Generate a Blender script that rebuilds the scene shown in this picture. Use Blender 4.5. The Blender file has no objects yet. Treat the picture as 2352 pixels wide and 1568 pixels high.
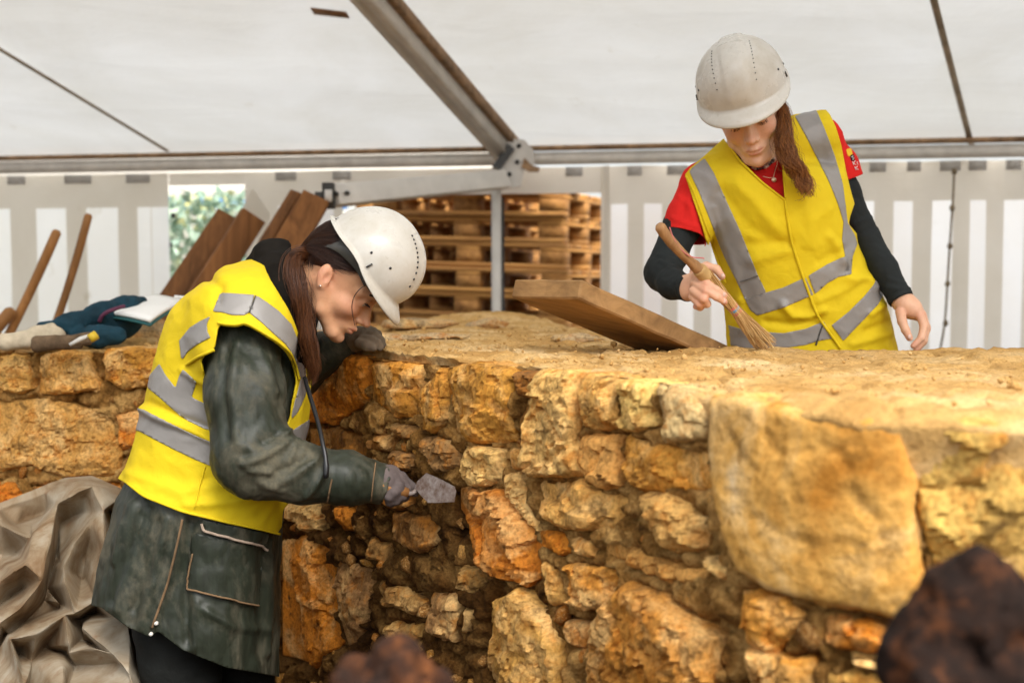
import bpy, bmesh, math, random
import numpy as np
from mathutils import Vector, Matrix

sc = bpy.context.scene
C = sc.collection
R_ = math.radians
# ------------------------------------------------------------------ camera
CAM_Z = 1.45
FPX, CX, CY, HOR = 2613.33, 1176.0, 784.0, 640.0
PITCH = math.atan((CY - HOR) / FPX)
cam_d = bpy.data.cameras.new('camera')
cam = bpy.data.objects.new('camera', cam_d)
C.objects.link(cam)
cam_d.lens = 40.0
cam_d.sensor_width = 36.0
cam_d.clip_start = 0.05
cam_d.clip_end = 2000.0
cam.location = (0, 0, CAM_Z)
cam.rotation_euler = (math.pi / 2 - PITCH, 0, 0)
cam_d.dof.use_dof = True
cam_d.dof.focus_distance = 2.48
cam_d.dof.aperture_fstop = 2.8
sc.camera = cam
# ------------------------------------------------------------------ light: bright overcast day outside the marquee
SUN_EL, SUN_AZ = R_(52), R_(-150)
w = bpy.data.worlds.new('World')
sc.world = w
w.use_nodes = True
nt = w.node_tree
nt.nodes.clear()
sky = nt.nodes.new('ShaderNodeTexSky')
sky.sky_type = 'NISHITA'
sky.sun_disc = False
sky.sun_elevation = SUN_EL
sky.sun_rotation = R_(150)
sky.air_density = 1.2
sky.dust_density = 4.0
hs = nt.nodes.new('ShaderNodeHueSaturation')
hs.inputs['Saturation'].default_value = 0.22      # thin cloud takes the blue out of the sky
bg = nt.nodes.new('ShaderNodeBackground')
bg.inputs['Strength'].default_value = 0.13
wo = nt.nodes.new('ShaderNodeOutputWorld')
nt.links.new(sky.outputs[0], hs.inputs['Color'])
nt.links.new(hs.outputs[0], bg.inputs[0])
nt.links.new(bg.outputs[0], wo.inputs[0])
sun_d = bpy.data.lights.new('sun', 'SUN')
sun_d.energy = 1.5
sun_d.angle = R_(38)
sun_d.color = (1.0, 0.95, 0.87)
sun = bpy.data.objects.new('sun', sun_d)
C.objects.link(sun)
sun.location = (4, -6, 12)
sd = Vector((math.sin(R_(150)) * math.cos(SUN_EL), math.cos(R_(150)) * math.cos(SUN_EL), math.sin(SUN_EL)))
sun.rotation_euler = sd.to_track_quat('Z', 'Y').to_euler()
sc.view_settings.view_transform = 'Standard'
sc.view_settings.look = 'None'
sc.view_settings.gamma = 1.0
sc.view_settings.use_curve_mapping = False
sc.view_settings.exposure = 1.42
cy = sc.cycles
cy.use_denoising = True
try:
    cy.denoiser = 'OPENIMAGEDENOISE'
except Exception:
    pass
cy.max_bounces = 8
cy.diffuse_bounces = 5
cy.glossy_bounces = 3
cy.transmission_bounces = 6
cy.transparent_max_bounces = 8
cy.caustics_reflective = False
cy.caustics_refractive = False

# ------------------------------------------------------------------ helpers: picture point at a depth -> point in the place
UPV = np.array([0, math.sin(PITCH), math.cos(PITCH)])
FWV = np.array([0, math.cos(PITCH), -math.sin(PITCH)])
CAMV = np.array([0, 0, CAM_Z])


def P(x, y, d):
    r = FWV * FPX + np.array([1.0, 0, 0]) * (x - CX) + UPV * (CY - y)
    return CAMV + r * (d / r[1])


def proj(V):
    q = np.asarray(V, float) - CAMV
    zf = q @ FWV
    zf = np.where(np.abs(zf) < 1e-6, 1e-6, zf)
    return np.stack([CX + FPX * q[:, 0] / zf, CY - FPX * (q @ UPV) / zf], 1)


def S(px, d):
    return px * d / FPX


def nrm(v):
    v = np.asarray(v, float)
    return v / max(np.linalg.norm(v), 1e-9)


# ------------------------------------------------------------------ noise
_rs = np.random.RandomState(7)
_perm = _rs.permutation(256).astype(np.int64)
_perm = np.concatenate([_perm, _perm, _perm])
_g = _rs.normal(size=(256, 3))
_g /= np.linalg.norm(_g, axis=1)[:, None]


def perlin(p):
    p = np.asarray(p, float)
    i = np.floor(p).astype(np.int64)
    f = p - i
    u = f * f * f * (f * (f * 6 - 15) + 10)
    i &= 255
    out = 0
    for dx in (0, 1):
        wx = u[:, 0] if dx else 1 - u[:, 0]
        for dy in (0, 1):
            wy = u[:, 1] if dy else 1 - u[:, 1]
            for dz in (0, 1):
                wz = u[:, 2] if dz else 1 - u[:, 2]
                h = _perm[_perm[_perm[(i[:, 0] + dx) & 255] + ((i[:, 1] + dy) & 255)] + ((i[:, 2] + dz) & 255)]
                g = _g[h]
                out = out + wx * wy * wz * (g[:, 0] * (f[:, 0] - dx) + g[:, 1] * (f[:, 1] - dy) + g[:, 2] * (f[:, 2] - dz))
    return out * 1.6


def fbm(p, o=4, lac=2.1, g=0.5):
    a, s, t = 1.0, 0.0, 0.0
    p = np.asarray(p, float)
    for k in range(o):
        s = s + a * perlin(p + 17.3 * k)
        t += a
        a *= g
        p = p * lac
    return s / t


def worley(p, cell, seed=0, tilt=1.0):
    """irregular cells in the plane: distance to the nearest crack, and a random tilted facet height per cell"""
    q = np.asarray(p, float) / cell
    b = np.floor(q).astype(np.int64)
    f1 = np.full(len(q), 9.0)
    f2 = np.full(len(q), 9.0)
    hv = np.zeros(len(q))
    for dx in (-1, 0, 1):
        for dy in (-1, 0, 1):
            c = b + [dx, dy]
            h = _perm[_perm[(c[:, 0] + seed * 7) & 255] + ((c[:, 1] + seed * 13) & 255)]
            h2 = _perm[h + 11]
            h3 = _perm[h + 77]
            h4 = _perm[h + 140]
            h5 = _perm[h + 201]
            pt = c + .12 + .76 * np.stack([h, h2], 1) / 255.0
            d = q - pt
            r = np.linalg.norm(d, axis=1)
            val = h5 / 255.0 - .5 + tilt * ((h3 / 127.5 - 1) * d[:, 0] + (h4 / 127.5 - 1) * d[:, 1])
            m = r < f1
            f2 = np.where(m, f1, np.minimum(f2, r))
            hv = np.where(m, val, hv)
            f1 = np.where(m, r, f1)
    return (f2 - f1) * cell, hv


def ridged(p, o=4):
    a, s, t = 1.0, 0.0, 0.0
    p = np.asarray(p, float)
    for k in range(o):
        s = s + a * (1 - 2 * np.abs(perlin(p + 9.1 * k)))
        t += a
        a *= 0.5
        p = p * 2.1
    return s / t


# ------------------------------------------------------------------ distance-field modelling
def smin(a, b, k):
    h = np.clip(0.5 + 0.5 * (b - a) / k, 0, 1)
    return b + (a - b) * h - k * h * (1 - h)


def smax(a, b, k):
    return -smin(-a, -b, k)


def d_seg(p, a, b):
    a = np.asarray(a, float)
    b = np.asarray(b, float)
    ab = b - a
    t = np.clip(((p - a) @ ab) / max(ab @ ab, 1e-12), 0, 1)
    return np.linalg.norm(p - a - t[:, None] * ab, axis=1), t


def d_cone(p, a, b, ra, rb):
    d, t = d_seg(p, a, b)
    return d - (ra + (rb - ra) * t)


def d_ell(p, c, r):
    q = (p - np.asarray(c, float)) / np.asarray(r, float)
    k = np.linalg.norm(q, axis=1)
    k2 = np.linalg.norm(q / np.asarray(r, float), axis=1)
    return k * (k - 1) / np.maximum(k2, 1e-9)


def d_sph(p, c, r):
    return np.linalg.norm(p - np.asarray(c, float), axis=1) - r


def d_chain(p, pts, rad, k=0.01):
    d = None
    for i in range(len(pts) - 1):
        e = d_cone(p, pts[i], pts[i + 1], rad[i], rad[i + 1])
        d = e if d is None else smin(d, e, k)
    return d


def surface_nets(f, lo, hi, h, blk=8, slack=2.2):
    lo = np.asarray(lo, float)
    hi = np.asarray(hi, float)
    nb = np.maximum(np.ceil((hi - lo) / (h * blk)).astype(int), 1)
    n = nb * blk + 1
    D = np.full(tuple(n), 1.0, np.float32)
    bi = np.stack(np.meshgrid(*[np.arange(k) for k in nb], indexing='ij'), -1).reshape(-1, 3)
    cen = lo + (bi + 0.5) * blk * h
    dc = f(cen)
    act = np.abs(dc) < blk * h * 0.87 * slack
    for b, v in zip(bi[~act], dc[~act]):
        s = b * blk
        D[s[0]:s[0] + blk + 1, s[1]:s[1] + blk + 1, s[2]:s[2] + blk + 1] = v
    ab = bi[act]
    off = np.stack(np.meshgrid(*[np.arange(blk + 1)] * 3, indexing='ij'), -1).reshape(-1, 3)
    step = 400
    for q in range(0, len(ab), step):
        idx = (ab[q:q + step, None, :] * blk + off[None]).reshape(-1, 3)
        v = f(lo + idx * h)
        D[idx[:, 0], idx[:, 1], idx[:, 2]] = v
    ins = D < 0
    c = np.array([[0, 0, 0], [1, 0, 0], [0, 1, 0], [1, 1, 0], [0, 0, 1], [1, 0, 1], [0, 1, 1], [1, 1, 1]])
    sm = np.zeros(tuple(n - 1), np.int8)
    for o in c:
        sm += ins[o[0]:n[0] - 1 + o[0], o[1]:n[1] - 1 + o[1], o[2]:n[2] - 1 + o[2]]
    cells = np.argwhere((sm > 0) & (sm < 8))
    cid = np.full(tuple(n - 1), -1, np.int64)
    cid[cells[:, 0], cells[:, 1], cells[:, 2]] = np.arange(len(cells))
    cv = np.stack([D[cells[:, 0] + o[0], cells[:, 1] + o[1], cells[:, 2] + o[2]] for o in c], 1).astype(float)
    acc = np.zeros((len(cells), 3))
    cnt = np.zeros(len(cells))
    for a in range(8):
        for ax in range(3):
            if c[a][ax]:
                continue
            b = a + (1 << ax)
            m = (cv[:, a] < 0) != (cv[:, b] < 0)
            t = cv[m, a] / (cv[m, a] - cv[m, b])
            q = np.repeat(c[a][None].astype(float), m.sum(), 0)
            q[:, ax] += t
            acc[m] += q
            cnt[m] += 1
    V = lo + (cells + acc / cnt[:, None]) * h
    Fs = []
    for ax in range(3):
        u, v = [(1, 2), (2, 0), (0, 1)][ax]
        sl0 = [slice(None)] * 3
        sl1 = [slice(None)] * 3
        sl0[ax] = slice(0, n[ax] - 1)
        sl1[ax] = slice(1, n[ax])
        A, B = ins[tuple(sl0)], ins[tuple(sl1)]
        e = np.argwhere(A != B)
        ok = (e[:, u] > 0) & (e[:, v] > 0) & (e[:, u] < n[u] - 1) & (e[:, v] < n[v] - 1)
        e = e[ok]
        fl = A[e[:, 0], e[:, 1], e[:, 2]]

        def cell(du, dv):
            q = e.copy()
            q[:, u] -= du
            q[:, v] -= dv
            return cid[q[:, 0], q[:, 1], q[:, 2]]
        Q = np.stack([cell(1, 1), cell(0, 1), cell(0, 0), cell(1, 0)], 1)
        Q[~fl] = Q[~fl][:, ::-1]
        Fs.append(Q)
    return V, np.concatenate(Fs)


def tri(F):
    F = np.asarray(F)
    if F.shape[1] == 3:
        return F
    return np.concatenate([F[:, [0, 1, 2]], F[:, [0, 2, 3]]])


def compact(V, T):
    used = np.unique(T)
    m = np.full(len(V), -1, np.int64)
    m[used] = np.arange(len(used))
    return V[used], m[T]


def clip(V, T, fn):
    """keep the part of the triangle mesh where fn > 0, cutting triangles along fn = 0"""
    s = fn(V) if callable(fn) else fn
    ins = s > 0
    k = ins[T].sum(1)
    keep = T[k == 3]
    out = [keep]
    newv = [V]
    base = len(V)
    key = {}
    ek = []

    def cutpts(a, b):
        lo_, hi_ = np.minimum(a, b), np.maximum(a, b)
        return lo_ * len(V) + hi_
    one = T[k == 1]
    two = T[k == 2]
    A = []
    if len(one):
        i = np.argmax(ins[one], 1)
        r = np.arange(len(one))
        a, b, c_ = one[r, i], one[r, (i + 1) % 3], one[r, (i + 2) % 3]
        A.append(('1', a, cutpts(a, b), cutpts(a, c_)))
    if len(two):
        i = np.argmin(ins[two], 1)
        r = np.arange(len(two))
        a, b, c_ = two[r, i], two[r, (i + 1) % 3], two[r, (i + 2) % 3]
        A.append(('2', b, c_, cutpts(a, b), cutpts(a, c_)))
    allk = [x for q in A for x in q[-2:]]
    if allk:
        uk, inv = np.unique(np.concatenate(allk), return_inverse=True)
        ia, ib = uk // len(V), uk % len(V)
        t = s[ia] / (s[ia] - s[ib])
        newv.append(V[ia] + (V[ib] - V[ia]) * t[:, None])
        pos = 0
        for q in A:
            n1 = len(q[-1])
            e1 = inv[pos:pos + n1] + base
            e2 = inv[pos + n1:pos + 2 * n1] + base
            pos += 2 * n1
            if q[0] == '1':
                out.append(np.stack([q[1], e1, e2], 1))
            else:
                out.append(np.stack([q[1], q[2], e2], 1))
                out.append(np.stack([q[1], e2, e1], 1))
    Vn = np.concatenate(newv)
    Tn = np.concatenate(out)
    if len(Tn) == 0:
        return np.zeros((0, 3)), np.zeros((0, 3), int)
    return compact(Vn, Tn)


def poly_sd(q, poly):
    """signed distance to a 2-D polygon, positive inside"""
    poly = np.asarray(poly, float)
    d = np.full(len(q), 1e9)
    s = np.zeros(len(q), bool)
    n = len(poly)
    for i in range(n):
        a, b = poly[i], poly[(i + 1) % n]
        ab = b - a
        t = np.clip(((q - a) @ ab) / max(ab @ ab, 1e-9), 0, 1)
        d = np.minimum(d, np.linalg.norm(q - a - t[:, None] * ab, axis=1))
        c_ = ((a[1] > q[:, 1]) != (b[1] > q[:, 1]))
        with np.errstate(divide='ignore', invalid='ignore'):
            xx = (b[0] - a[0]) * (q[:, 1] - a[1]) / (b[1] - a[1]) + a[0]
        s ^= c_ & (q[:, 0] < xx)
    return np.where(s, d, -d)


def chaikin(pts, n=2, closed=True):
    p = np.asarray(pts, float)
    for _ in range(n):
        if closed:
            q = np.roll(p, -1, 0)
            p = np.stack([p * .75 + q * .25, p * .25 + q * .75], 1).reshape(-1, p.shape[1])
        else:
            a, b = p[:-1], p[1:]
            m = np.stack([a * .75 + b * .25, a * .25 + b * .75], 1).reshape(-1, p.shape[1])
            p = np.concatenate([p[:1], m, p[-1:]])
    return p


def resample(pts, n):
    p = np.asarray(pts, float)
    l = np.concatenate([[0], np.cumsum(np.linalg.norm(np.diff(p, axis=0), axis=1))])
    t = np.linspace(0, l[-1], n)
    return np.stack([np.interp(t, l, p[:, k]) for k in range(p.shape[1])], 1)


def vnormals(V, T):
    n = np.cross(V[T[:, 1]] - V[T[:, 0]], V[T[:, 2]] - V[T[:, 0]])
    o = np.zeros_like(V)
    for k in range(3):
        np.add.at(o, T[:, k], n)
    return o / np.maximum(np.linalg.norm(o, axis=1), 1e-12)[:, None]


# ------------------------------------------------------------------ objects
ORG = {}


def mesh_data(name, V, F, smooth=True):
    V = np.asarray(V, float)
    me = bpy.data.meshes.new(name)
    if isinstance(F, np.ndarray):
        nf, k = F.shape
        me.vertices.add(len(V))
        me.vertices.foreach_set('co', V.astype(np.float32).ravel())
        me.loops.add(nf * k)
        me.loops.foreach_set('vertex_index', F.astype(np.int32).ravel())
        me.polygons.add(nf)
        me.polygons.foreach_set('loop_start', np.arange(0, nf * k, k, dtype=np.int32))
        me.polygons.foreach_set('loop_total', np.full(nf, k, np.int32))
        me.update(calc_edges=True)
        me.validate()
    else:
        me.from_pydata([tuple(v) for v in V], [], [tuple(int(i) for i in f) for f in F])
        me.update()
    if smooth and len(me.polygons):
        me.polygons.foreach_set('use_smooth', np.ones(len(me.polygons), bool))
    return me


def tag(o, label=None, cat=None, group=None, kind=None):
    if label:
        o['label'] = label
    if cat:
        o['category'] = cat
    if group:
        o['group'] = group
    if kind:
        o['kind'] = kind
    return o


def thing(name, label, cat, loc=(0, 0, 0), group=None):
    o = bpy.data.objects.new(name, None)
    o.empty_display_size = 0.05
    C.objects.link(o)
    o.location = tuple(float(x) for x in loc)
    ORG[o] = np.asarray(loc, float)
    return tag(o, label, cat, group)


def mk(name, V, F, mat, parent=None, smooth=True, col=None, solid=None, solid_off=0.0, label=None):
    """a mesh object from points in world space; a child is stored relative to its thing"""
    V = np.asarray(V, float)
    org = ORG[parent] if parent is not None else np.zeros(3)
    if parent is None and len(V):
        org = np.array([(V[:, 0].min() + V[:, 0].max()) / 2, (V[:, 1].min() + V[:, 1].max()) / 2, V[:, 2].min()])
    me = mesh_data(name, V - org, F, smooth)
    me.materials.append(mat)
    if col is not None:
        a = me.color_attributes.new('Col', 'FLOAT_COLOR', 'POINT')
        cc = np.ones((len(V), 4), np.float32)
        cc[:, :col.shape[1]] = col
        a.data.foreach_set('color', cc.ravel())
    o = bpy.data.objects.new(name, me)
    C.objects.link(o)
    if parent is None:
        o.location = tuple(org)
        ORG[o] = org
    else:
        o.parent = parent
        ORG[o] = ORG[parent]
    if solid:
        m = o.modifiers.new('thickness', 'SOLIDIFY')
        m.thickness = solid
        m.offset = solid_off
    if label:
        o['label'] = label
    return o


def box(a, ux, uy, uz):
    """box from a corner and three edge vectors"""
    a, ux, uy, uz = [np.asarray(v, float) for v in (a, ux, uy, uz)]
    V = np.array([a, a + ux, a + ux + uy, a + uy, a + uz, a + ux + uz, a + ux + uy + uz, a + uy + uz])
    F = [[0, 3, 2, 1], [4, 5, 6, 7], [0, 1, 5, 4], [1, 2, 6, 5], [2, 3, 7, 6], [3, 0, 4, 7]]
    if np.dot(np.cross(ux, uy), uz) < 0:
        F = [f[::-1] for f in F]
    return V, np.array(F)


def cbox(c, ux, uy, uz):
    c, ux, uy, uz = [np.asarray(v, float) for v in (c, ux, uy, uz)]
    return box(c - (ux + uy + uz) / 2, ux, uy, uz)


def join(parts):
    Vs, Fs, b = [], [], 0
    for V, F in parts:
        Vs.append(np.asarray(V, float))
        Fs.append(np.asarray(F) + b)
        b += len(V)
    return np.concatenate(Vs), np.concatenate(Fs)


def tube(pts, rad, sides=10, caps=True):
    pts = np.asarray(pts, float)
    n = len(pts)
    rad = np.broadcast_to(np.asarray(rad, float), (n,))
    tan = np.gradient(pts, axis=0)
    tan /= np.maximum(np.linalg.norm(tan, axis=1), 1e-9)[:, None]
    ref = np.array([0.31, 0.17, 0.93])
    if abs(tan[0] @ ref) > 0.9:
        ref = np.array([1.0, 0.1, 0])
    nn = nrm(np.cross(tan[0], ref))
    V = []
    ang = np.linspace(0, 2 * np.pi, sides, endpoint=False)
    for i in range(n):
        nn = nrm(nn - tan[i] * (nn @ tan[i]))
        bb = np.cross(tan[i], nn)
        V.append(pts[i] + rad[i] * (np.cos(ang)[:, None] * nn + np.sin(ang)[:, None] * bb))
    V = np.concatenate(V)
    i = np.arange(n - 1)[:, None] * sides
    j = np.arange(sides)[None]
    j2 = (j + 1) % sides
    F = np.stack([i + j, i + j2, i + sides + j2, i + sides + j], -1).reshape(-1, 4)
    if caps:
        V = np.concatenate([V, pts[:1], pts[-1:]])
        a = n * sides
        j = np.arange(sides)
        j2 = (j + 1) % sides
        F = np.concatenate([F, np.stack([np.full(sides, a), j2, j, np.full(sides, a)], 1)[:, [0, 1, 2, 2]],
                            np.stack([np.full(sides, a + 1), (n - 1) * sides + j, (n - 1) * sides + j2, np.full(sides, a + 1)], 1)[:, [0, 1, 2, 2]]])
        T = np.concatenate([tri(F[:-2 * sides]), F[-2 * sides:, :3]])
        return V, T
    return V, tri(F)


def strands(lines, r0, r1, sides=3):
    """many hair strands as one mesh: lines (n,k,3)"""
    L = np.asarray(lines, float)
    n, k, _ = L.shape
    tan = np.gradient(L, axis=1)
    tan /= np.maximum(np.linalg.norm(tan, axis=2), 1e-9)[..., None]
    ref = np.array([0.3, 0.8, 0.52])
    nn = np.cross(tan, ref)
    nn /= np.maximum(np.linalg.norm(nn, axis=2), 1e-9)[..., None]
    bb = np.cross(tan, nn)
    rad = np.linspace(r0, r1, k)[None, :, None, None]
    ang = np.linspace(0, 2 * np.pi, sides, endpoint=False)
    V = L[:, :, None, :] + rad * (np.cos(ang)[None, None, :, None] * nn[:, :, None, :] + np.sin(ang)[None, None, :, None] * bb[:, :, None, :])
    V = V.reshape(-1, 3)
    a = np.arange(n)[:, None, None] * (k * sides)
    i = np.arange(k - 1)[None, :, None] * sides
    j = np.arange(sides)[None, None]
    j2 = (j + 1) % sides
    F = np.stack([a + i + j, a + i + j2, a + i + sides + j2, a + i + sides + j], -1).reshape(-1, 4)
    return V, F


def grid_faces(nu, nv):
    i = np.arange(nu - 1)[:, None]
    j = np.arange(nv - 1)[None]
    a = i * nv + j
    return np.stack([a, a + nv, a + nv + 1, a + 1], -1).reshape(-1, 4)


# ------------------------------------------------------------------ materials
MATS = {}


class NT:
    def __init__(self, name):
        self.m = bpy.data.materials.new(name)
        self.m.use_nodes = True
        self.t = self.m.node_tree
        self.t.nodes.clear()
        self.out = self.t.nodes.new('ShaderNodeOutputMaterial')

    def n(self, typ, **kw):
        x = self.t.nodes.new(typ)
        for k, v in kw.items():
            if k.startswith('i_'):
                x.inputs[k[2:].replace('_', ' ')].default_value = v
            else:
                setattr(x, k, v)
        return x

    def l(self, a, b):
        self.t.links.new(a, b)

    def coord(self, kind='Object', scale=1.0):
        tc = self.n('ShaderNodeTexCoord')
        mp = self.n('ShaderNodeMapping')
        mp.inputs['Scale'].default_value = scale if hasattr(scale, '__len__') else (scale,) * 3
        self.l(tc.outputs[kind], mp.inputs[0])
        return mp.outputs[0]

    def noise(self, co, scale, detail=5, rough=.55, dist=0.0):
        x = self.n('ShaderNodeTexNoise')
        x.inputs['Scale'].default_value = scale
        x.inputs['Detail'].default_value = detail
        x.inputs['Roughness'].default_value = rough
        x.inputs['Distortion'].default_value = dist
        self.l(co, x.inputs['Vector'])
        return x

    def ramp(self, fac, stops, interp='LINEAR'):
        r = self.n('ShaderNodeValToRGB')
        r.color_ramp.interpolation = interp
        e = r.color_ramp.elements
        while len(e) < len(stops):
            e.new(0.5)
        for el, (pos, c) in zip(e, stops):
            el.position = pos
            el.color = (c[0], c[1], c[2], 1) if hasattr(c, '__len__') else (c, c, c, 1)
        self.l(fac, r.inputs[0])
        return r.outputs[0]

    def mix(self, fac, a, b, mode='MIX'):
        m = self.n('ShaderNodeMix', data_type='RGBA', blend_type=mode)
        for sock, v in ((m.inputs[0], fac), (m.inputs[6], a), (m.inputs[7], b)):
            if isinstance(v, (int, float)):
                sock.default_value = v
            elif isinstance(v, tuple):
                sock.default_value = (v[0], v[1], v[2], 1)
            else:
                self.l(v, sock)
        return m.outputs[2]

    def bump(self, h, strength=.4, dist=.01, normal=None):
        b = self.n('ShaderNodeBump')
        b.inputs['Strength'].default_value = strength
        b.inputs['Distance'].default_value = dist
        self.l(h, b.inputs['Height'])
        if normal is not None:
            self.l(normal, b.inputs['Normal'])
        return b.outputs[0]

    def bsdf(self, col, rough=.7, spec=.3, normal=None, **kw):
        b = self.n('ShaderNodeBsdfPrincipled')
        for sock, v in (('Base Color', col), ('Roughness', rough)):
            if isinstance(v, (int, float)):
                b.inputs[sock].default_value = v
            elif isinstance(v, tuple):
                b.inputs[sock].default_value = (v[0], v[1], v[2], 1)
            else:
                self.l(v, b.inputs[sock])
        b.inputs['Specular IOR Level'].default_value = spec
        for k, v in kw.items():
            b.inputs[k.replace('_', ' ')].default_value = v
        if normal is not None:
            self.l(normal, b.inputs['Normal'])
        return b

    def done(self, sh):
        self.l(sh.outputs[0] if hasattr(sh, 'outputs') else sh, self.out.inputs['Surface'])
        return self.m


def simple_mat(name, col, rough=.6, spec=.3, nscale=None, var=.15, bump=0.0, bscale=None, stretch=(1, 1, 1), metallic=0.0):
    k = NT(name)
    co = k.coord('Object', stretch)
    c = col
    if nscale:
        n = k.noise(co, nscale, 6, .6)
        lo_ = tuple(x * (1 - var) for x in col)
        hi_ = tuple(min(x * (1 + var), 1) for x in col)
        c = k.ramp(n.outputs[0], [(.3, lo_), (.7, hi_)])
    nm = None
    if bump:
        n2 = k.noise(co, bscale or 80, 5, .6)
        nm = k.bump(n2.outputs[0], bump, .004)
    return k.done(k.bsdf(c, rough, spec, nm, Metallic=metallic))


def canvas_mat(name, col, trans, stain=.12):
    """marquee cloth: some light is thrown back, some comes through"""
    k = NT(name)
    co = k.coord('Object')
    n = k.noise(co, 1.3, 6, .6, .6)
    n2 = k.noise(co, 5, 5, .65)
    dirt = k.ramp(n.outputs[0], [(.35, tuple(x * (1 - stain) for x in (col[0], col[1] * .985, col[2] * .95))), (.65, col)])
    spot = k.ramp(n2.outputs[0], [(.24, (.78, .74, .66)), (.34, (1, 1, 1))])
    c = k.mix(.8, dirt, spot, 'MULTIPLY')
    n3 = k.noise(co, 14, 4, .6)
    n4 = k.noise(k.coord('Object', (.35, 1.3, 1)), 3.0, 5, .6, 1.0)
    nm = k.bump(n3.outputs[0], .12, .01, k.bump(n4.outputs[0], .2, .04))
    d = k.n('ShaderNodeBsdfDiffuse')
    k.l(c, d.inputs[0])
    k.l(nm, d.inputs['Normal'])
    t = k.n('ShaderNodeBsdfTranslucent')
    k.l(c, t.inputs[0])
    k.l(nm, t.inputs['Normal'])
    m = k.n('ShaderNodeMixShader')
    m.inputs[0].default_value = trans
    k.l(d.outputs[0], m.inputs[1])
    k.l(t.outputs[0], m.inputs[2])
    return k.done(m)


def wood_mat(name, c0, c1, scale=1.0, axis=0, rough=.75, dirt=.3):
    k = NT(name)
    st = [9, 9, 9]
    st[axis] = .9
    co = k.coord('Object', tuple(x * scale for x in st))
    oi = k.n('ShaderNodeObjectInfo')
    add = k.n('ShaderNodeVectorMath', operation='ADD')
    k.l(co, add.inputs[0])
    cx = k.n('ShaderNodeCombineXYZ')
    mu = k.n('ShaderNodeMath', operation='MULTIPLY')
    mu.inputs[1].default_value = 40
    k.l(oi.outputs['Random'], mu.inputs[0])
    k.l(mu.outputs[0], cx.inputs[0])
    k.l(mu.outputs[0], cx.inputs[1])
    k.l(cx.outputs[0], add.inputs[1])
    n = k.noise(add.outputs[0], 2.2, 7, .62, 1.4)
    c = k.ramp(n.outputs[0], [(.28, c0), (.62, c1), (.8, tuple(x * 1.15 for x in c1))])
    n2 = k.noise(add.outputs[0], .6, 4, .6)
    dk = k.ramp(n2.outputs[0], [(.36, (1 - dirt,) * 3), (.6, (1, 1, 1))])
    c = k.mix(1.0, c, dk, 'MULTIPLY')
    v = k.ramp(oi.outputs['Random'], [(0, (.78, .76, .74)), (1, (1.1, 1.08, 1.0))])
    c = k.mix(1.0, c, v, 'MULTIPLY')
    nm = k.bump(n.outputs[0], .35, .004)
    return k.done(k.bsdf(c, rough, .25, nm))
# ================================================================== GROUND
def terrain_z(x, y):
    """trench floor 0, bank under the camera, higher ground behind the wall"""
    def st(a, b, v):
        t = np.clip((v - a) / (b - a), 0, 1)
        return t * t * (3 - 2 * t)
    near = 1.0 * (1 - st(1.04, 1.26, y))
    far = .30 * st(2.7, 3.4, y + .55 * np.clip(x, -3, 1.6))
    return np.maximum(near, far)


def graded(lo, hi, dense_lo, dense_hi, dh, n_out):
    a = np.arange(dense_lo, dense_hi + 1e-6, dh)
    t = np.linspace(0, 1, n_out)[1:] ** 3
    return np.concatenate([(dense_lo - t * (dense_lo - lo))[::-1], a, dense_hi + t * (hi - dense_hi)])


m_soil = NT('earth')
co = m_soil.coord('Object')
n1 = m_soil.noise(co, 9, 8, .65)
n2 = m_soil.noise(co, 60, 5, .6)
c = m_soil.ramp(n1.outputs[0], [(.3, (.055, .030, .013)), (.55, (.11, .062, .026)), (.75, (.19, .115, .05))])
M_EARTH = m_soil.done(m_soil.bsdf(c, .95, .1, m_soil.bump(n2.outputs[0], .7, .02)))
gx = graded(-400, 400, -4, 4, .1, 14)
gy = graded(-400, 900, -2, 7, .1, 14)
X, Y = np.meshgrid(gx, gy, indexing='ij')
q = np.stack([X.ravel(), Y.ravel(), np.zeros(X.size)], 1)
Z = terrain_z(X.ravel(), Y.ravel()) + .02 * fbm(q * 3, 4) * (np.abs(q[:, 0]) < 6) * (np.abs(q[:, 1]) < 9)
q[:, 2] = Z
ground = tag(mk('ground', q, grid_faces(len(gx), len(gy)), M_EARTH), 'bare brown earth of the dig', None, None, 'structure')

k = NT('pale_bounce_ground')  # pale ground added outside to bounce light onto the canvas walls
co = k.coord('Object')
a1 = k.noise(co, 30, 5, .7)
M_BOUNCE = k.done(k.bsdf(k.ramp(a1.outputs[0], [(.3, (.40, .37, .32)), (.7, (.62, .58, .52))]), .9, .2, k.bump(a1.outputs[0], .5, .02)))
gx2, gy2 = np.linspace(-60, 60, 60), np.concatenate([np.linspace(6.9, 12, 30), np.linspace(13, 90, 20)])
X, Y = np.meshgrid(gx2, gy2, indexing='ij')
q = np.stack([X.ravel(), Y.ravel(), np.zeros(X.size)], 1)
q[:, 2] = .325
tag(mk('bounce_ground', q, grid_faces(60, 50), M_BOUNCE), 'pale ground added outside the marquee to bounce light onto its walls', None, None, 'structure')

# ================================================================== MARQUEE
EZ = 2.125                                  # eave height
E0 = np.array([0.02, 6.05])                 # where the rafter meets the eave
ED = nrm([1.0, -0.165])                     # direction along the eave
EN = np.array([ED[1], -ED[0]])              # towards the camera
if EN[1] > 0:
    EN = -EN
SLOPE = math.tan(R_(19))


def roof_pt(s, t, lift=0.0):
    """s along the eave, t in from the eave"""
    p = E0 + ED * s + EN * t
    return np.array([p[0], p[1], EZ + .03 + t * SLOPE + lift])


RN = nrm(np.cross(np.append(ED, 0), np.append(EN, SLOPE)))
if RN[2] < 0:
    RN = -RN


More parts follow.
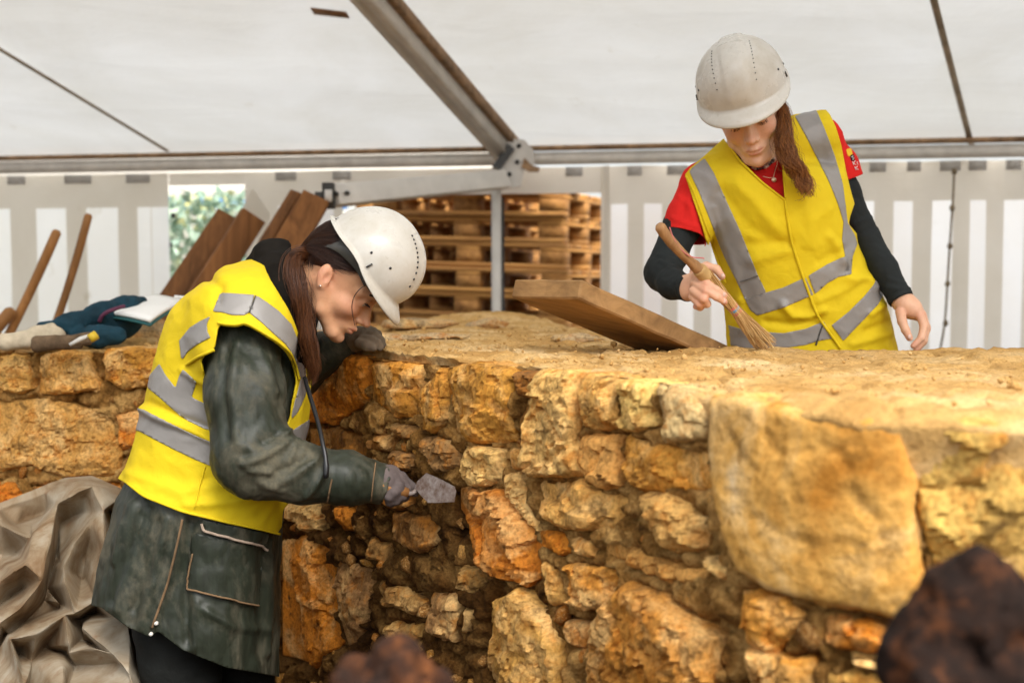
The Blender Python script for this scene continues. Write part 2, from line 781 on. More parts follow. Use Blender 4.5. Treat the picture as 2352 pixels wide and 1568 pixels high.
def on_roof(x, y):
    """where the line of sight through a picture point meets the roof plane"""
    a = P(x, y, 1.0) - CAMV
    o = roof_pt(0, 0)
    t = ((o - CAMV) @ RN) / (a @ RN)
    p = CAMV + a * t
    e = p[:2] - E0
    return e @ ED, e @ EN


M_ROOF = canvas_mat('roof_canvas', (.765, .785, .782), .34, .10)
M_WALLC = canvas_mat('side_canvas', (.80, .755, .67), .36, .10)
M_CLEAR = canvas_mat('clear_pvc', (.96, .97, .98), .95, .02)
M_RUST = simple_mat('rusty_edge', (.32, .20, .11), .8, .2, 18, .5, .4, 60)
M_ALU = simple_mat('weathered_aluminium', (.70, .665, .60), .5, .5, 12, .15, .15, 70)
M_STEELW = simple_mat('painted_steel', (.60, .57, .52), .5, .4, 6, .12, .1, 40)
M_DARKM = simple_mat('dark_metal', (.035, .033, .03), .5, .5, 20, .3)
M_ROPE = simple_mat('lacing_rope', (.22, .17, .11), .9, .1, 30, .3)

tent = thing('marquee', 'large white canvas marquee sheltering the whole dig', 'marquee', roof_pt(0, 0) - [0, 0, EZ - .3])
# roof: the slope over the picture, cut short over the camera to let in sky light; the canvas sags a little between rafters
RW = 5.7
raft_s = [-5.6, -2.75, 0.0, 2.85, 5.7]
ss = np.linspace(-7.5, 7.5, 220)
for nm_, t0, t1, flip in (('roof_canvas', -.05, RW, False),):
    tt = np.linspace(t0, t1, 110)
    Sg, Tg = np.meshgrid(ss, tt, indexing='ij')
    s_, t_ = Sg.ravel(), Tg.ravel()
    tr = np.where(t_ > RW, 2 * RW - t_, t_)
    pts = E0[None] + ED[None] * s_[:, None] + EN[None] * t_[:, None]
    sag = -.02 * np.abs(np.sin(np.pi * s_ / 2.85)) * np.sin(np.pi * np.clip(tr / RW, 0, 1))
    wr = .016 * fbm(np.stack([s_ * .9, tr * 2.2, s_ * 0], 1), 4) +   .012 * ridged(np.stack([s_ * .35 + tr, tr * 1.4, s_ * 0 + 3], 1), 3)
    V = np.column_stack([pts, EZ + .03 + tr * SLOPE + sag + wr * np.clip(tr * 3, 0, 1)])
    mk(nm_, V, grid_faces(220, 110), M_ROOF, tent)

# welded seams of the roof sheets
for a, b, wd in (((0, 103), (385, 338), .022), ((2143, -20), (2232, 326), .028)):
    s0, t0 = on_roof(*a)
    s1, t1 = on_roof(*b)
    d = np.array([s1 - s0, t1 - t0])
    p0 = roof_pt(s0 - d[0] * 1.5, t0 - d[1] * 1.5, -.022)
    p1 = roof_pt(s1, t1, -.022)
    L = p1 - p0
    side = nrm(np.cross(L, RN)) * wd
    V, F = cbox((p0 + p1) / 2, L, side, RN * .006)
    mk('roof_seam', V, F, simple_mat('seam', (.46, .39, .29), .8, .2, 9, .3), tent, False)
# brown repair tape
s0, t0 = on_roof(758, 14)
V, F = cbox(roof_pt(s0, t0, -.03), nrm(np.append(ED, 0) * 1 + np.append(EN, SLOPE) * -.28) * .15, nrm(np.append(EN, SLOPE)) * .05, RN * .003)
mk('repair_tape', V, F, simple_mat('tape', (.33, .20, .12), .7, .2, 30, .3), tent, False)

# rafter: an aluminium keder profile with rust-stained edges
sa, ta = on_roof(886, -10)
sb, tb = on_roof(1184, 338)
ra, rb = roof_pt(sa, ta), roof_pt(sb, tb)
L = nrm(rb - ra)
ra = rb - L * 6.4
side = nrm(np.cross(L, RN))
up = nrm(np.cross(side, L))
if up[2] < 0:
    up = -up
rf = mk('rafter', *cbox((ra + rb) / 2 - up * .085, rb - ra, side * .085, up * .11), M_ALU, tent, False)
for sgn in (-1, 1):
    V, F = cbox((ra + rb) / 2 - up * .045 + side * sgn * .056, (rb - ra), side * .028, up * .05)
    mk('rafter_edge', V, F, M_RUST, rf, False)
V, F = cbox((ra + rb) / 2 - up * .142, (rb - ra), side * .03, up * .006)
mk('rafter_web', V, F, M_STEELW, rf, False)

# eave rail, with a stained top lip
a = np.append(E0 + ED * -7.5, EZ)
b = np.append(E0 + ED * 7.5, EZ)
e3, n3 = np.append(ED, 0), np.append(EN, 0)
er = mk('eave_rail', *cbox((a + b) / 2 + [0, 0, -.045], b - a, n3 * .06, np.array([0, 0, .062])), M_ALU, tent, False)
mk('rail_lip', *cbox((a + b) / 2 + n3 * .02 + [0, 0, .006], b - a, n3 * .075, np.array([0, 0, .022])), M_RUST, er, False)

# bracket plates where rafter, rail and leg meet
def plate(pts, d, th, mat, name, parent):
    A = [P(x, y, d) for x, y in pts]
    B = [p + np.array([0, th, 0]) for p in A]
    n = len(A)
    F = [list(range(n)), list(range(2 * n - 1, n - 1, -1))] + [[i, i + n, (i + 1) % n + n, (i + 1) % n] for i in range(n)]
    o = mk(name, np.array(A + B), F, mat, parent, False)
    return o


br = plate([(1172, 318), (1205, 322), (1226, 345), (1228, 378), (1205, 388), (1196, 428), (1140, 436), (1128, 392), (1150, 352)], 5.86, .03, M_STEELW, 'bracket', tent)
for x, y in ((1192, 335), (1170, 400), (1188, 372), (1152, 415)):
    V, F = tube([P(x, y, 5.85), P(x, y, 5.87)], .012, 8)
    mk('bolt', V, F, M_DARKM, br, False)
plate([(1130, 382), (1168, 330), (1182, 342), (1150, 388)], 5.82, .05, M_DARKM, 'brace_shadow_plate', br)
plate([(1198, 384), (1204, 362), (1222, 380), (1240, 384), (1238, 394), (1216, 394)], 5.84, .04, M_RUST, 'corner_strap', br)

# leg
p = P(1140, 430, 5.95)
V, F = cbox([p[0], p[1], (p[2] + .3) / 2], [.05, 0, 0], [0, .05, 0], [0, 0, p[2] - .3])
lg = mk('leg', V, F, M_STEELW, tent, False)
V, F = cbox([p[0] + .034, p[1] + .01, (p[2] + .25) / 2], [.016, 0, 0], [0, .05, 0], [0, 0, p[2] - .36])
mk('leg_channel', V, F, M_DARKM, lg, False)

# swung-out brace arm with a clamp at its end
q0, q1 = P(1160, 412, 5.80), P(766, 450, 4.75)
ax = q1 - q0
upz = nrm(np.cross(nrm(ax), [0.25, 1, 0]))
if upz[2] < 0:
    upz = -upz
thk = nrm(np.cross(ax, upz))
V, F = cbox((q0 + q1) / 2, ax, thk * .05, upz * .092)
arm = mk('brace_arm', V, F, M_STEELW, tent, False)
m = arm.modifiers.new('edge', 'BEVEL')
m.width = .006
m.segments = 2
for x, y in ((775, 446), (799, 444)):
    c0 = P(x, y, 4.75 if x < 790 else 4.79)
    V, F = tube([c0 + [0, -.036, 0], c0 + [0, .02, 0]], .009, 8)
    mk('bolt', V, F, M_DARKM, arm, False)
c0 = P(755, 450, 4.72)
cl = mk('clamp', *cbox(c0, [.045, 0, 0], [0, .06, 0], [0, 0, .105]), M_DARKM, arm, False)
mk('clamp_jaw', *cbox(c0 + [-.035, 0, -.005], [.036, 0, 0], [0, .05, 0], [0, 0, .04]), M_DARKM, cl, False)
mk('clamp_plate', *cbox(c0 + [.004, -.034, -.002], [.030, 0, 0], [0, .006, 0], [0, 0, .05]), M_STEELW, cl, False)

# side wall: beige canvas with clear strips; it hangs from the rail a little outside it
def wall_xy(s, off):
    return E0 + ED * s - EN * off


def s_of(x, off=.10):
    """along-eave coordinate of a picture column on the side wall"""
    k = (x - CX) / FPX
    # ray (k*t, t) meets E0 - EN*off + ED*s
    A = np.array([[k, -ED[0]], [1.0, -ED[1]]])
    r = np.linalg.solve(A, E0 - EN * off)
    return r[1]


def hang(s0, s1, z0, z1, off, mat, name, parent, amp=.012, wob=7.0, ns=14, nz=26, ph=0.0):
    a = np.linspace(s0, s1, ns)
    zz = np.linspace(z0, z1, nz)
    A, ZZ = np.meshgrid(a, zz, indexing='ij')
    A, ZZ = A.ravel(), ZZ.ravel()
    o = off + amp * np.sin(A * wob + ph + .6 * np.sin(ZZ * 2.3 + A)) + .01 * fbm(np.stack([A * 2, ZZ * 1.2, A * 0 + ph], 1), 3)
    xy = E0[None] + ED[None] * A[:, None] - EN[None] * o[:, None]
    return mk(name, np.column_stack([xy, ZZ]), grid_faces(ns, nz), mat, parent)


ZT = EZ - .080
pan = {}
strips_left = [(-40, 27), (86, 155), (203, 277), (322, 352)]
left_edge = s_of(-700)
bounds = [s_of(-260), s_of(-200), s_of(-150), s_of(-90)]
M_PELMET = canvas_mat('pelmet_canvas', (.70, .685, .66), .30, .15)


def striped_panel(x0, x1, strips, name, amp, wob, ztop_strip, ph):
    cur = s_of(x0)
    first = None
    for a, b in strips + [(x1, None)]:
        sa_ = s_of(a)
        if sa_ - cur > .005:
            o = hang(cur, sa_, .28, ZT, .10, M_WALLC, 'wall_strip', tent, amp, wob, ns=max(4, int((sa_ - cur) / .02)), ph=ph)
        if b is None:
            break
        sb_ = s_of(b)
        hang(sa_, sb_, .28, ztop_strip, .10, M_CLEAR, 'clear_strip', tent, amp, wob, ns=8, ph=ph)
        hang(sa_, sb_, ztop_strip, ZT, .10, M_WALLC, 'wall_strip', tent, amp, wob, ns=8, nz=6, ph=ph)
        cur = sb_


striped_panel(-1500, 393, [(x_, x_ + 66) for x_ in range(-1470, -60, 122)] + strips_left + [(354, 393)], 'left', .008, 4.0, EZ - .27, 0)
# narrow panel right of the opening, behind the pallets: mostly clear
striped_panel(566, 790, [(640, 690), (735, 770)], 'mid', .012, 9.0, EZ - .27, 1.3)
# between the two the sheet is let out round the pallets
hang(s_of(500), s_of(1520), .28, ZT - .02, 2.5, M_CLEAR, 'let_out_sheet', tent, .03, 6, 40)
hang(s_of(790), s_of(1385), EZ - .22, ZT, .10, M_WALLC, 'head_flap', tent, .01, 9, 30, 6)
hang(s_of(1380), s_of(1400), .28, ZT, .06, M_WALLC, 'gathered_edge', tent, .02, 60, 8)
rstr = []
x = 1402
rng = random.Random(4)
while x < 2700:
    wd = rng.uniform(36, 48)
    rstr.append((x, x + wd))
    x += wd + rng.uniform(36, 46)
striped_panel(1392, 2760, rstr, 'right', .022, 15.0, EZ - .28, 2.1)
# the flap above the opening, rolled canvas
hang(s_of(393), s_of(566), EZ - .15, ZT, .10, M_WALLC, 'door_head_flap', tent, .006, 5, 12, 8)
# pelmet tabs: short dark tabs under the rail
for k, xx in enumerate([30, 160, 300, 640, 770, 1300, 1440, 1530, 1600, 1990, 2075, 2150, 2215, 2300]):
    sa_ = s_of(xx)
    wdt = (.15 if xx < 700 else .09) * (.75 + .5 * ((k * 37) % 10) / 10)
    V, F = cbox(np.append(wall_xy(sa_ + wdt / 2, .075), ZT - .028), e3 * wdt, n3 * .004, [0, 0, .05])
    mk('pelmet_tab', V, F, M_PELMET, tent, False)
# eyelets down the edge of the flap
for x, y in ((398, 495), (390, 562), (381, 635)):
    V, F = tube([P(x, y, 6.55), P(x, y, 6.57)], .016, 10)
    mk('eyelet', V, F, M_DARKM, tent, False)
# lacing rope with knots on the right-hand panel
pts = [P(x, y, 5.7) for x, y in ((2192, 388), (2190, 440), (2186, 500), (2181, 570), (2176, 655), (2171, 740), (2160, 800))]
V, F = tube(resample(chaikin(pts, 2, False), 40), .0055, 6)
rp = mk('lacing_rope', V, F, M_ROPE, tent)
for x, y in ((2192, 394), (2187, 478), (2182, 565), (2176, 652), (2172, 742)):
    V, T = surface_nets(lambda p, c=P(x, y, 5.69): d_ell(p, c, (.014, .014, .018)) + .003 * perlin(p * 60), P(x, y, 5.69) - .04, P(x, y, 5.69) + .04, .006)
    mk('knot', V, T, M_ROPE, rp)

# what shows through the opening: a hedge, a blue awning edge and a pale fence outside
M_LEAF = NT('leaves')
oi = M_LEAF.n('ShaderNodeNewGeometry')
c = M_LEAF.ramp(oi.outputs['Random Per Island'], [(0, (.16, .25, .18)), (.5, (.30, .42, .32)), (.9, (.42, .50, .38)), (1, (.70, .66, .25))])  # leaf tones lightened to stand in for the brighter daylight outside
M_LEAF = M_LEAF.done(M_LEAF.bsdf(c, .55, .4))
rs = np.random.RandomState(5)
hc = P(480, 640, 9.5)
hedge = thing('hedge', 'pale green hedge outside, seen through the opening', 'hedge', [hc[0], hc[1], .28])
n = 5200
cc = hc + rs.normal(size=(n, 3)) * [.62, .30, .0]
cc[:, 2] = .3 + 1.85 * rs.rand(n) ** .8
nn = rs.normal(size=(n, 3))
nn /= np.linalg.norm(nn, axis=1)[:, None]
tt_ = np.cross(nn, rs.normal(size=(n, 3)))
tt_ /= np.linalg.norm(tt_, axis=1)[:, None]
bb_ = np.cross(nn, tt_)
sz = (.03 + .035 * rs.rand(n))[:, None]
V = np.stack([cc - tt_ * sz, cc + bb_ * sz * .5, cc + tt_ * sz, cc - bb_ * sz * .5], 1).reshape(-1, 3)
F = np.arange(n * 4).reshape(-1, 4)
mk('foliage', V, F, M_LEAF, hedge, False)
for k in range(5):
    b0 = np.array([hc[0] - .8 + .4 * k, hc[1], .25])
    V, F = tube([b0, b0 + [.05, 0, .7], b0 + [.02 - .03 * k, .05, 1.4]], [.02, .015, .006], 6)
    mk('stem', V, F, M_RUST, hedge)
fb = P(470, 462, 11.5)
M_BLUE = simple_mat('blue_sheet', (.06, .20, .48), .5, .3, 4, .2)
aw = tag(mk('blue_banner', *cbox(fb + [0, 0, -.02], [3.2, 0, 0], [0, .05, 0], [0, 0, .13]), M_BLUE, None, False), 'blue strip of sheeting outside above the hedge', 'sheeting')
fn = thing('building', 'pale plain building far outside, behind the hedge', 'building', [fb[0], fb[1] + 1.2, .28])
mk('wall', *cbox([fb[0], fb[1] + 2.2, 2.3], [6, 0, 0], [0, 2, 0], [0, 0, 4.1]), simple_mat('render', (.62, .58, .52), .8, .2, 2, .08), fn, False)
mk('roof', *cbox([fb[0], fb[1] + 2.2, 4.4], [6.4, 0, 0], [0, 2.4, 0], [0, 0, .12]), M_RUST, fn, False)

flap = plate([(552, 488), (580, 434), (600, 462), (618, 490), (600, 560)], 6.05, .01, M_WALLC, 'door_flap', tent)
# ================================================================== STONE WALLS
FRONT = np.array([(-2.3, 3.46), (-1.95, 3.42), (-1.2, 3.28), (-.8, 3.15), (-.55, 2.98), (-.40, 2.72), (-.16, 2.36), (.06, 2.06), (.215, 1.80),
                  (.32, 1.58), (.48, 1.42), (.70, 1.36), (1.0, 1.36), (1.5, 1.42)])
BACK = np.array([(-2.4, 4.2), (-2.0, 4.2), (-1.3, 4.25), (-.95, 4.35), (-.75, 4.5), (-.55, 4.55), (-.2, 4.55), (.22, 4.2), (.42, 3.0),
                 (.62, 2.76), (.92, 2.74), (1.18, 2.72), (1.45, 2.66), (2.0, 2.55)])
FS = resample(chaikin(FRONT, 2, False), 700)
FU = np.concatenate([[0], np.cumsum(np.linalg.norm(np.diff(FS, axis=0), axis=1))])
tan_ = np.gradient(FS, axis=0)
tan_ /= np.linalg.norm(tan_, axis=1)[:, None]
FNORM = np.stack([tan_[:, 1], -tan_[:, 0]], 1)         # out of the wall, towards the trench
FK = FS[:, 0] / FS[:, 1]


def face_xy(u):
    return np.stack([np.interp(u, FU, FS[:, 0]), np.interp(u, FU, FS[:, 1])], -1)


def face_n(u):
    v = np.stack([np.interp(u, FU, FNORM[:, 0]), np.interp(u, FU, FNORM[:, 1])], -1)
    return v / np.linalg.norm(v, axis=-1)[..., None]


def face_uz(x, y):
    """picture point -> (along the wall, height) on the wall face"""
    a = P(x, y, 1.0) - CAMV
    k = a[0]
    u = np.interp(k, FK, FU)
    xy = face_xy(u)
    return u, CAM_Z + a[2] * xy[1]


U_CORNER = np.interp(-.17, FK, FU)


def top_z(u):
    return np.interp(u, [0, U_CORNER - .35, U_CORNER + .1, FU[-1]], [1.245, 1.255, 1.285, 1.285])


def face_pos(u, z, wv):
    xy = face_xy(u)
    n = face_n(u)
    return np.column_stack([xy + n * np.asarray(wv)[:, None], z])


def stone_material(name, tint_fac=1.0, dust=True, dark=.5):
    k = NT(name)
    co = k.coord('Object')
    oi = k.n('ShaderNodeObjectInfo')
    add = k.n('ShaderNodeVectorMath', operation='ADD')
    k.l(co, add.inputs[0])
    sc_ = k.n('ShaderNodeVectorMath', operation='SCALE')
    k.l(oi.outputs['Location'], sc_.inputs[0])
    k.l(sc_.outputs[0], add.inputs[1])
    v = add.outputs[0]
    big = k.noise(v, 7, 6, .62, .8)
    mid = k.noise(v, 26, 7, .66, .5)
    fine = k.noise(v, 130, 4, .6)
    vor = k.n('ShaderNodeTexVoronoi')
    vor.inputs['Scale'].default_value = 60
    k.l(v, vor.inputs['Vector'])
    base = oi.outputs['Color']
    c1 = k.mix(k.ramp(big.outputs[0], [(.49, 0.0), (.64, .75)]), base, (.80, .515, .205))       # pale limestone skin
    c2 = k.mix(k.ramp(mid.outputs[0], [(.50, 0.0), (.66, .75)]), c1, (.50, .18, .02))         # iron staining
    c3 = k.mix(k.ramp(mid.outputs[0], [(.30, .80), (.46, 0.0)]), c2, (.065, .030, .010))       # soil left in the pits
    big2 = k.noise(v, 3.2, 5, .6, 1.2)
    c4 = k.mix(k.ramp(big2.outputs[0], [(.34, .75 * dark), (.52, 0.0)]), c3, (.13, .060, .018))
    sp = k.ramp(fine.outputs[0], [(.34, (.55, .47, .38)), (.52, (1, 1, 1)), (.72, (1.25, 1.22, 1.15))])
    c5 = k.mix(.85, c4, sp, 'MULTIPLY')
    h1 = k.bump(mid.outputs[0], .30, .010)
    h2 = k.bump(fine.outputs[0], .5, .004, h1)
    return k.done(k.bsdf(c5, .88, .18, h2))


M_STONE = stone_material('limestone')
M_RUBBLE = stone_material('rubble', dark=.9)
k = NT('earth_coated_block')
co = k.coord('Object')
a1 = k.noise(co, 6, 7, .62, .9)
a2 = k.noise(co, 24, 7, .68, .5)
a3 = k.noise(co, 110, 4, .6)
c = k.ramp(a1.outputs[0], [(.34, (.46, .195, .03)), (.48, (.64, .345, .085)), (.60, (.70, .445, .175)), (.70, (.74, .54, .30))])
c = k.mix(k.ramp(a2.outputs[0], [(.32, .75), (.45, 0.0)]), c, (.30, .145, .03))
c = k.mix(.6, c, k.ramp(a3.outputs[0], [(.34, (.7, .62, .5)), (.5, (1, 1, 1)), (.70, (1.2, 1.18, 1.12))]), 'MULTIPLY')
M_BLOCK2 = k.done(k.bsdf(c, .9, .15, k.bump(a3.outputs[0], .4, .004, k.bump(a2.outputs[0], .5, .012))))

k = NT('wall_core')
co = k.coord('Object')
a1 = k.noise(co, 10, 7, .65, .7)
a2 = k.noise(co, 42, 6, .65)
a3 = k.noise(co, 150, 4, .6)
c = k.ramp(a1.outputs[0], [(.32, (.07, .031, .009)), (.46, (.34, .168, .042)), (.62, (.66, .39, .13))])
c = k.mix(.8, c, k.ramp(a3.outputs[0], [(.35, (.55, .5, .45)), (.6, (1, 1, 1)), (.8, (1.3, 1.25, 1.2))]), 'MULTIPLY')
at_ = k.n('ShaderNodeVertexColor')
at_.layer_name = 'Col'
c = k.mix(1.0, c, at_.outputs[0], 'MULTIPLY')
M_CORE = k.done(k.bsdf(c, .95, .1, k.bump(a3.outputs[0], .8, .006, k.bump(a2.outputs[0], .8, .02))))
k = NT('sandy_top')
co = k.coord('Object')
a1 = k.noise(co, 5.5, 7, .62, .6)
a2 = k.noise(co, 34, 7, .66, .3)
a3 = k.noise(co, 190, 4, .6)
c = k.ramp(a1.outputs[0], [(.30, (.46, .25, .075)), (.5, (.63, .385, .14)), (.68, (.79, .56, .28))])
c = k.mix(k.ramp(a2.outputs[0], [(.30, .7), (.44, 0.0)]), c, (.20, .11, .045))
c = k.mix(.7, c, k.ramp(a3.outputs[0], [(.35, (.7, .66, .6)), (.55, (1, 1, 1)), (.8, (1.2, 1.18, 1.12))]), 'MULTIPLY')
M_TOP = k.done(k.bsdf(c, .95, .1, k.bump(a3.outputs[0], .6, .004, k.bump(a2.outputs[0], .7, .015))))

wall = thing('excavated_wall', 'long uncovered rubble wall of ochre limestone with a sandy flat top', 'wall', [0.2, 2.0, 0])
# top: rolls over the front edge, runs back to the rear edge and down behind
nu = 620
fu = np.linspace(0, FU[-1], nu)
fxy, fn_ = face_xy(fu), face_n(fu)
bxy = resample(chaikin(BACK, 2, False), nu)
bt = resample(chaikin(FRONT, 2, False), nu)
# match back points to the same fraction along
prof = [(0.0, -.085, -.022), (0.0, -.05, -.012), (0.0, -.03, -.006), (.006, -.016, 0), (.014, -.007, 0)]
rows = []
for (tq, dz, dw) in prof:
    rows.append(np.column_stack([fxy + fn_ * (.012 + dw)[None] if False else fxy + fn_ * (np.interp(fxy[:, 0] / fxy[:, 1], [.12, .24], [-.022, .030])[:, None] + dw), top_z(fu) + dz]))
tv = np.concatenate([np.linspace(.012, .35, 80), np.linspace(.35, .97, 90)[1:]])
for t in tv:
    xy = fxy + (bxy - fxy) * t
    rows.append(np.column_stack([xy, top_z(fu)]))
xy = fxy + (bxy - fxy) * 1.0
rows.append(np.column_stack([xy, top_z(fu) - .05]))
rows.append(np.column_stack([xy + (bxy - fxy) * .01, top_z(fu) - .4]))
rows.append(np.column_stack([xy + (bxy - fxy) * .02, fu * 0 + .1]))
TV = np.stack(rows, 1).reshape(-1, 3)
nr = len(rows)
q = TV * [1, 1, .3]
lift = .005 * fbm(q * 5, 4) + .006 * fbm(q * 17 + 3, 4) + .004 * ridged(q * 30, 3) - .006
# low ridges of left-in-place slabs
lift += .008 * np.clip(fbm(q * [3.2, 5.0, 1] + 11, 2) * 3 - .3, 0, 1)
tq = TV[:, :2] + .05 * np.stack([fbm(q * 6, 3), fbm(q * 6 + 9, 3)], 1)
c1_, h1_ = worley(tq * [1, .8], .19, 5, .5)
c2_, h2_ = worley(tq, .06, 6, .7)
lift += .008 * h1_ + .005 * h2_ - .008 * np.exp(-(c1_ / .012) ** 2) - .004 * np.exp(-(c2_ / .006) ** 2)
lift += .045 * np.exp(-(((TV[:, 0] + .12) / .34) ** 2 + ((TV[:, 1] - 4.25) / .22) ** 2))
tw = np.tile(np.concatenate([np.linspace(.0, 1, 5), np.ones(nr - 8), [1, .3, 0]]), nu)
TV[:, 2] += lift * tw
hor = .012 * np.stack([fbm(q * 14 + 31, 4), fbm(q * 14 + 57, 4)], 1) + .02 * np.stack([fbm(q * 4 + 3, 2), fbm(q * 4 + 7, 2)], 1)
edge = np.tile(np.concatenate([[.6, .8, 1, 1, 1, .8, .6, .4, .2], np.zeros(nr - 9)]), nu)
TV[:, :2] += hor * edge[:, None]
top = mk('sandy_top', TV, grid_faces(nu, nr), M_TOP, wall)

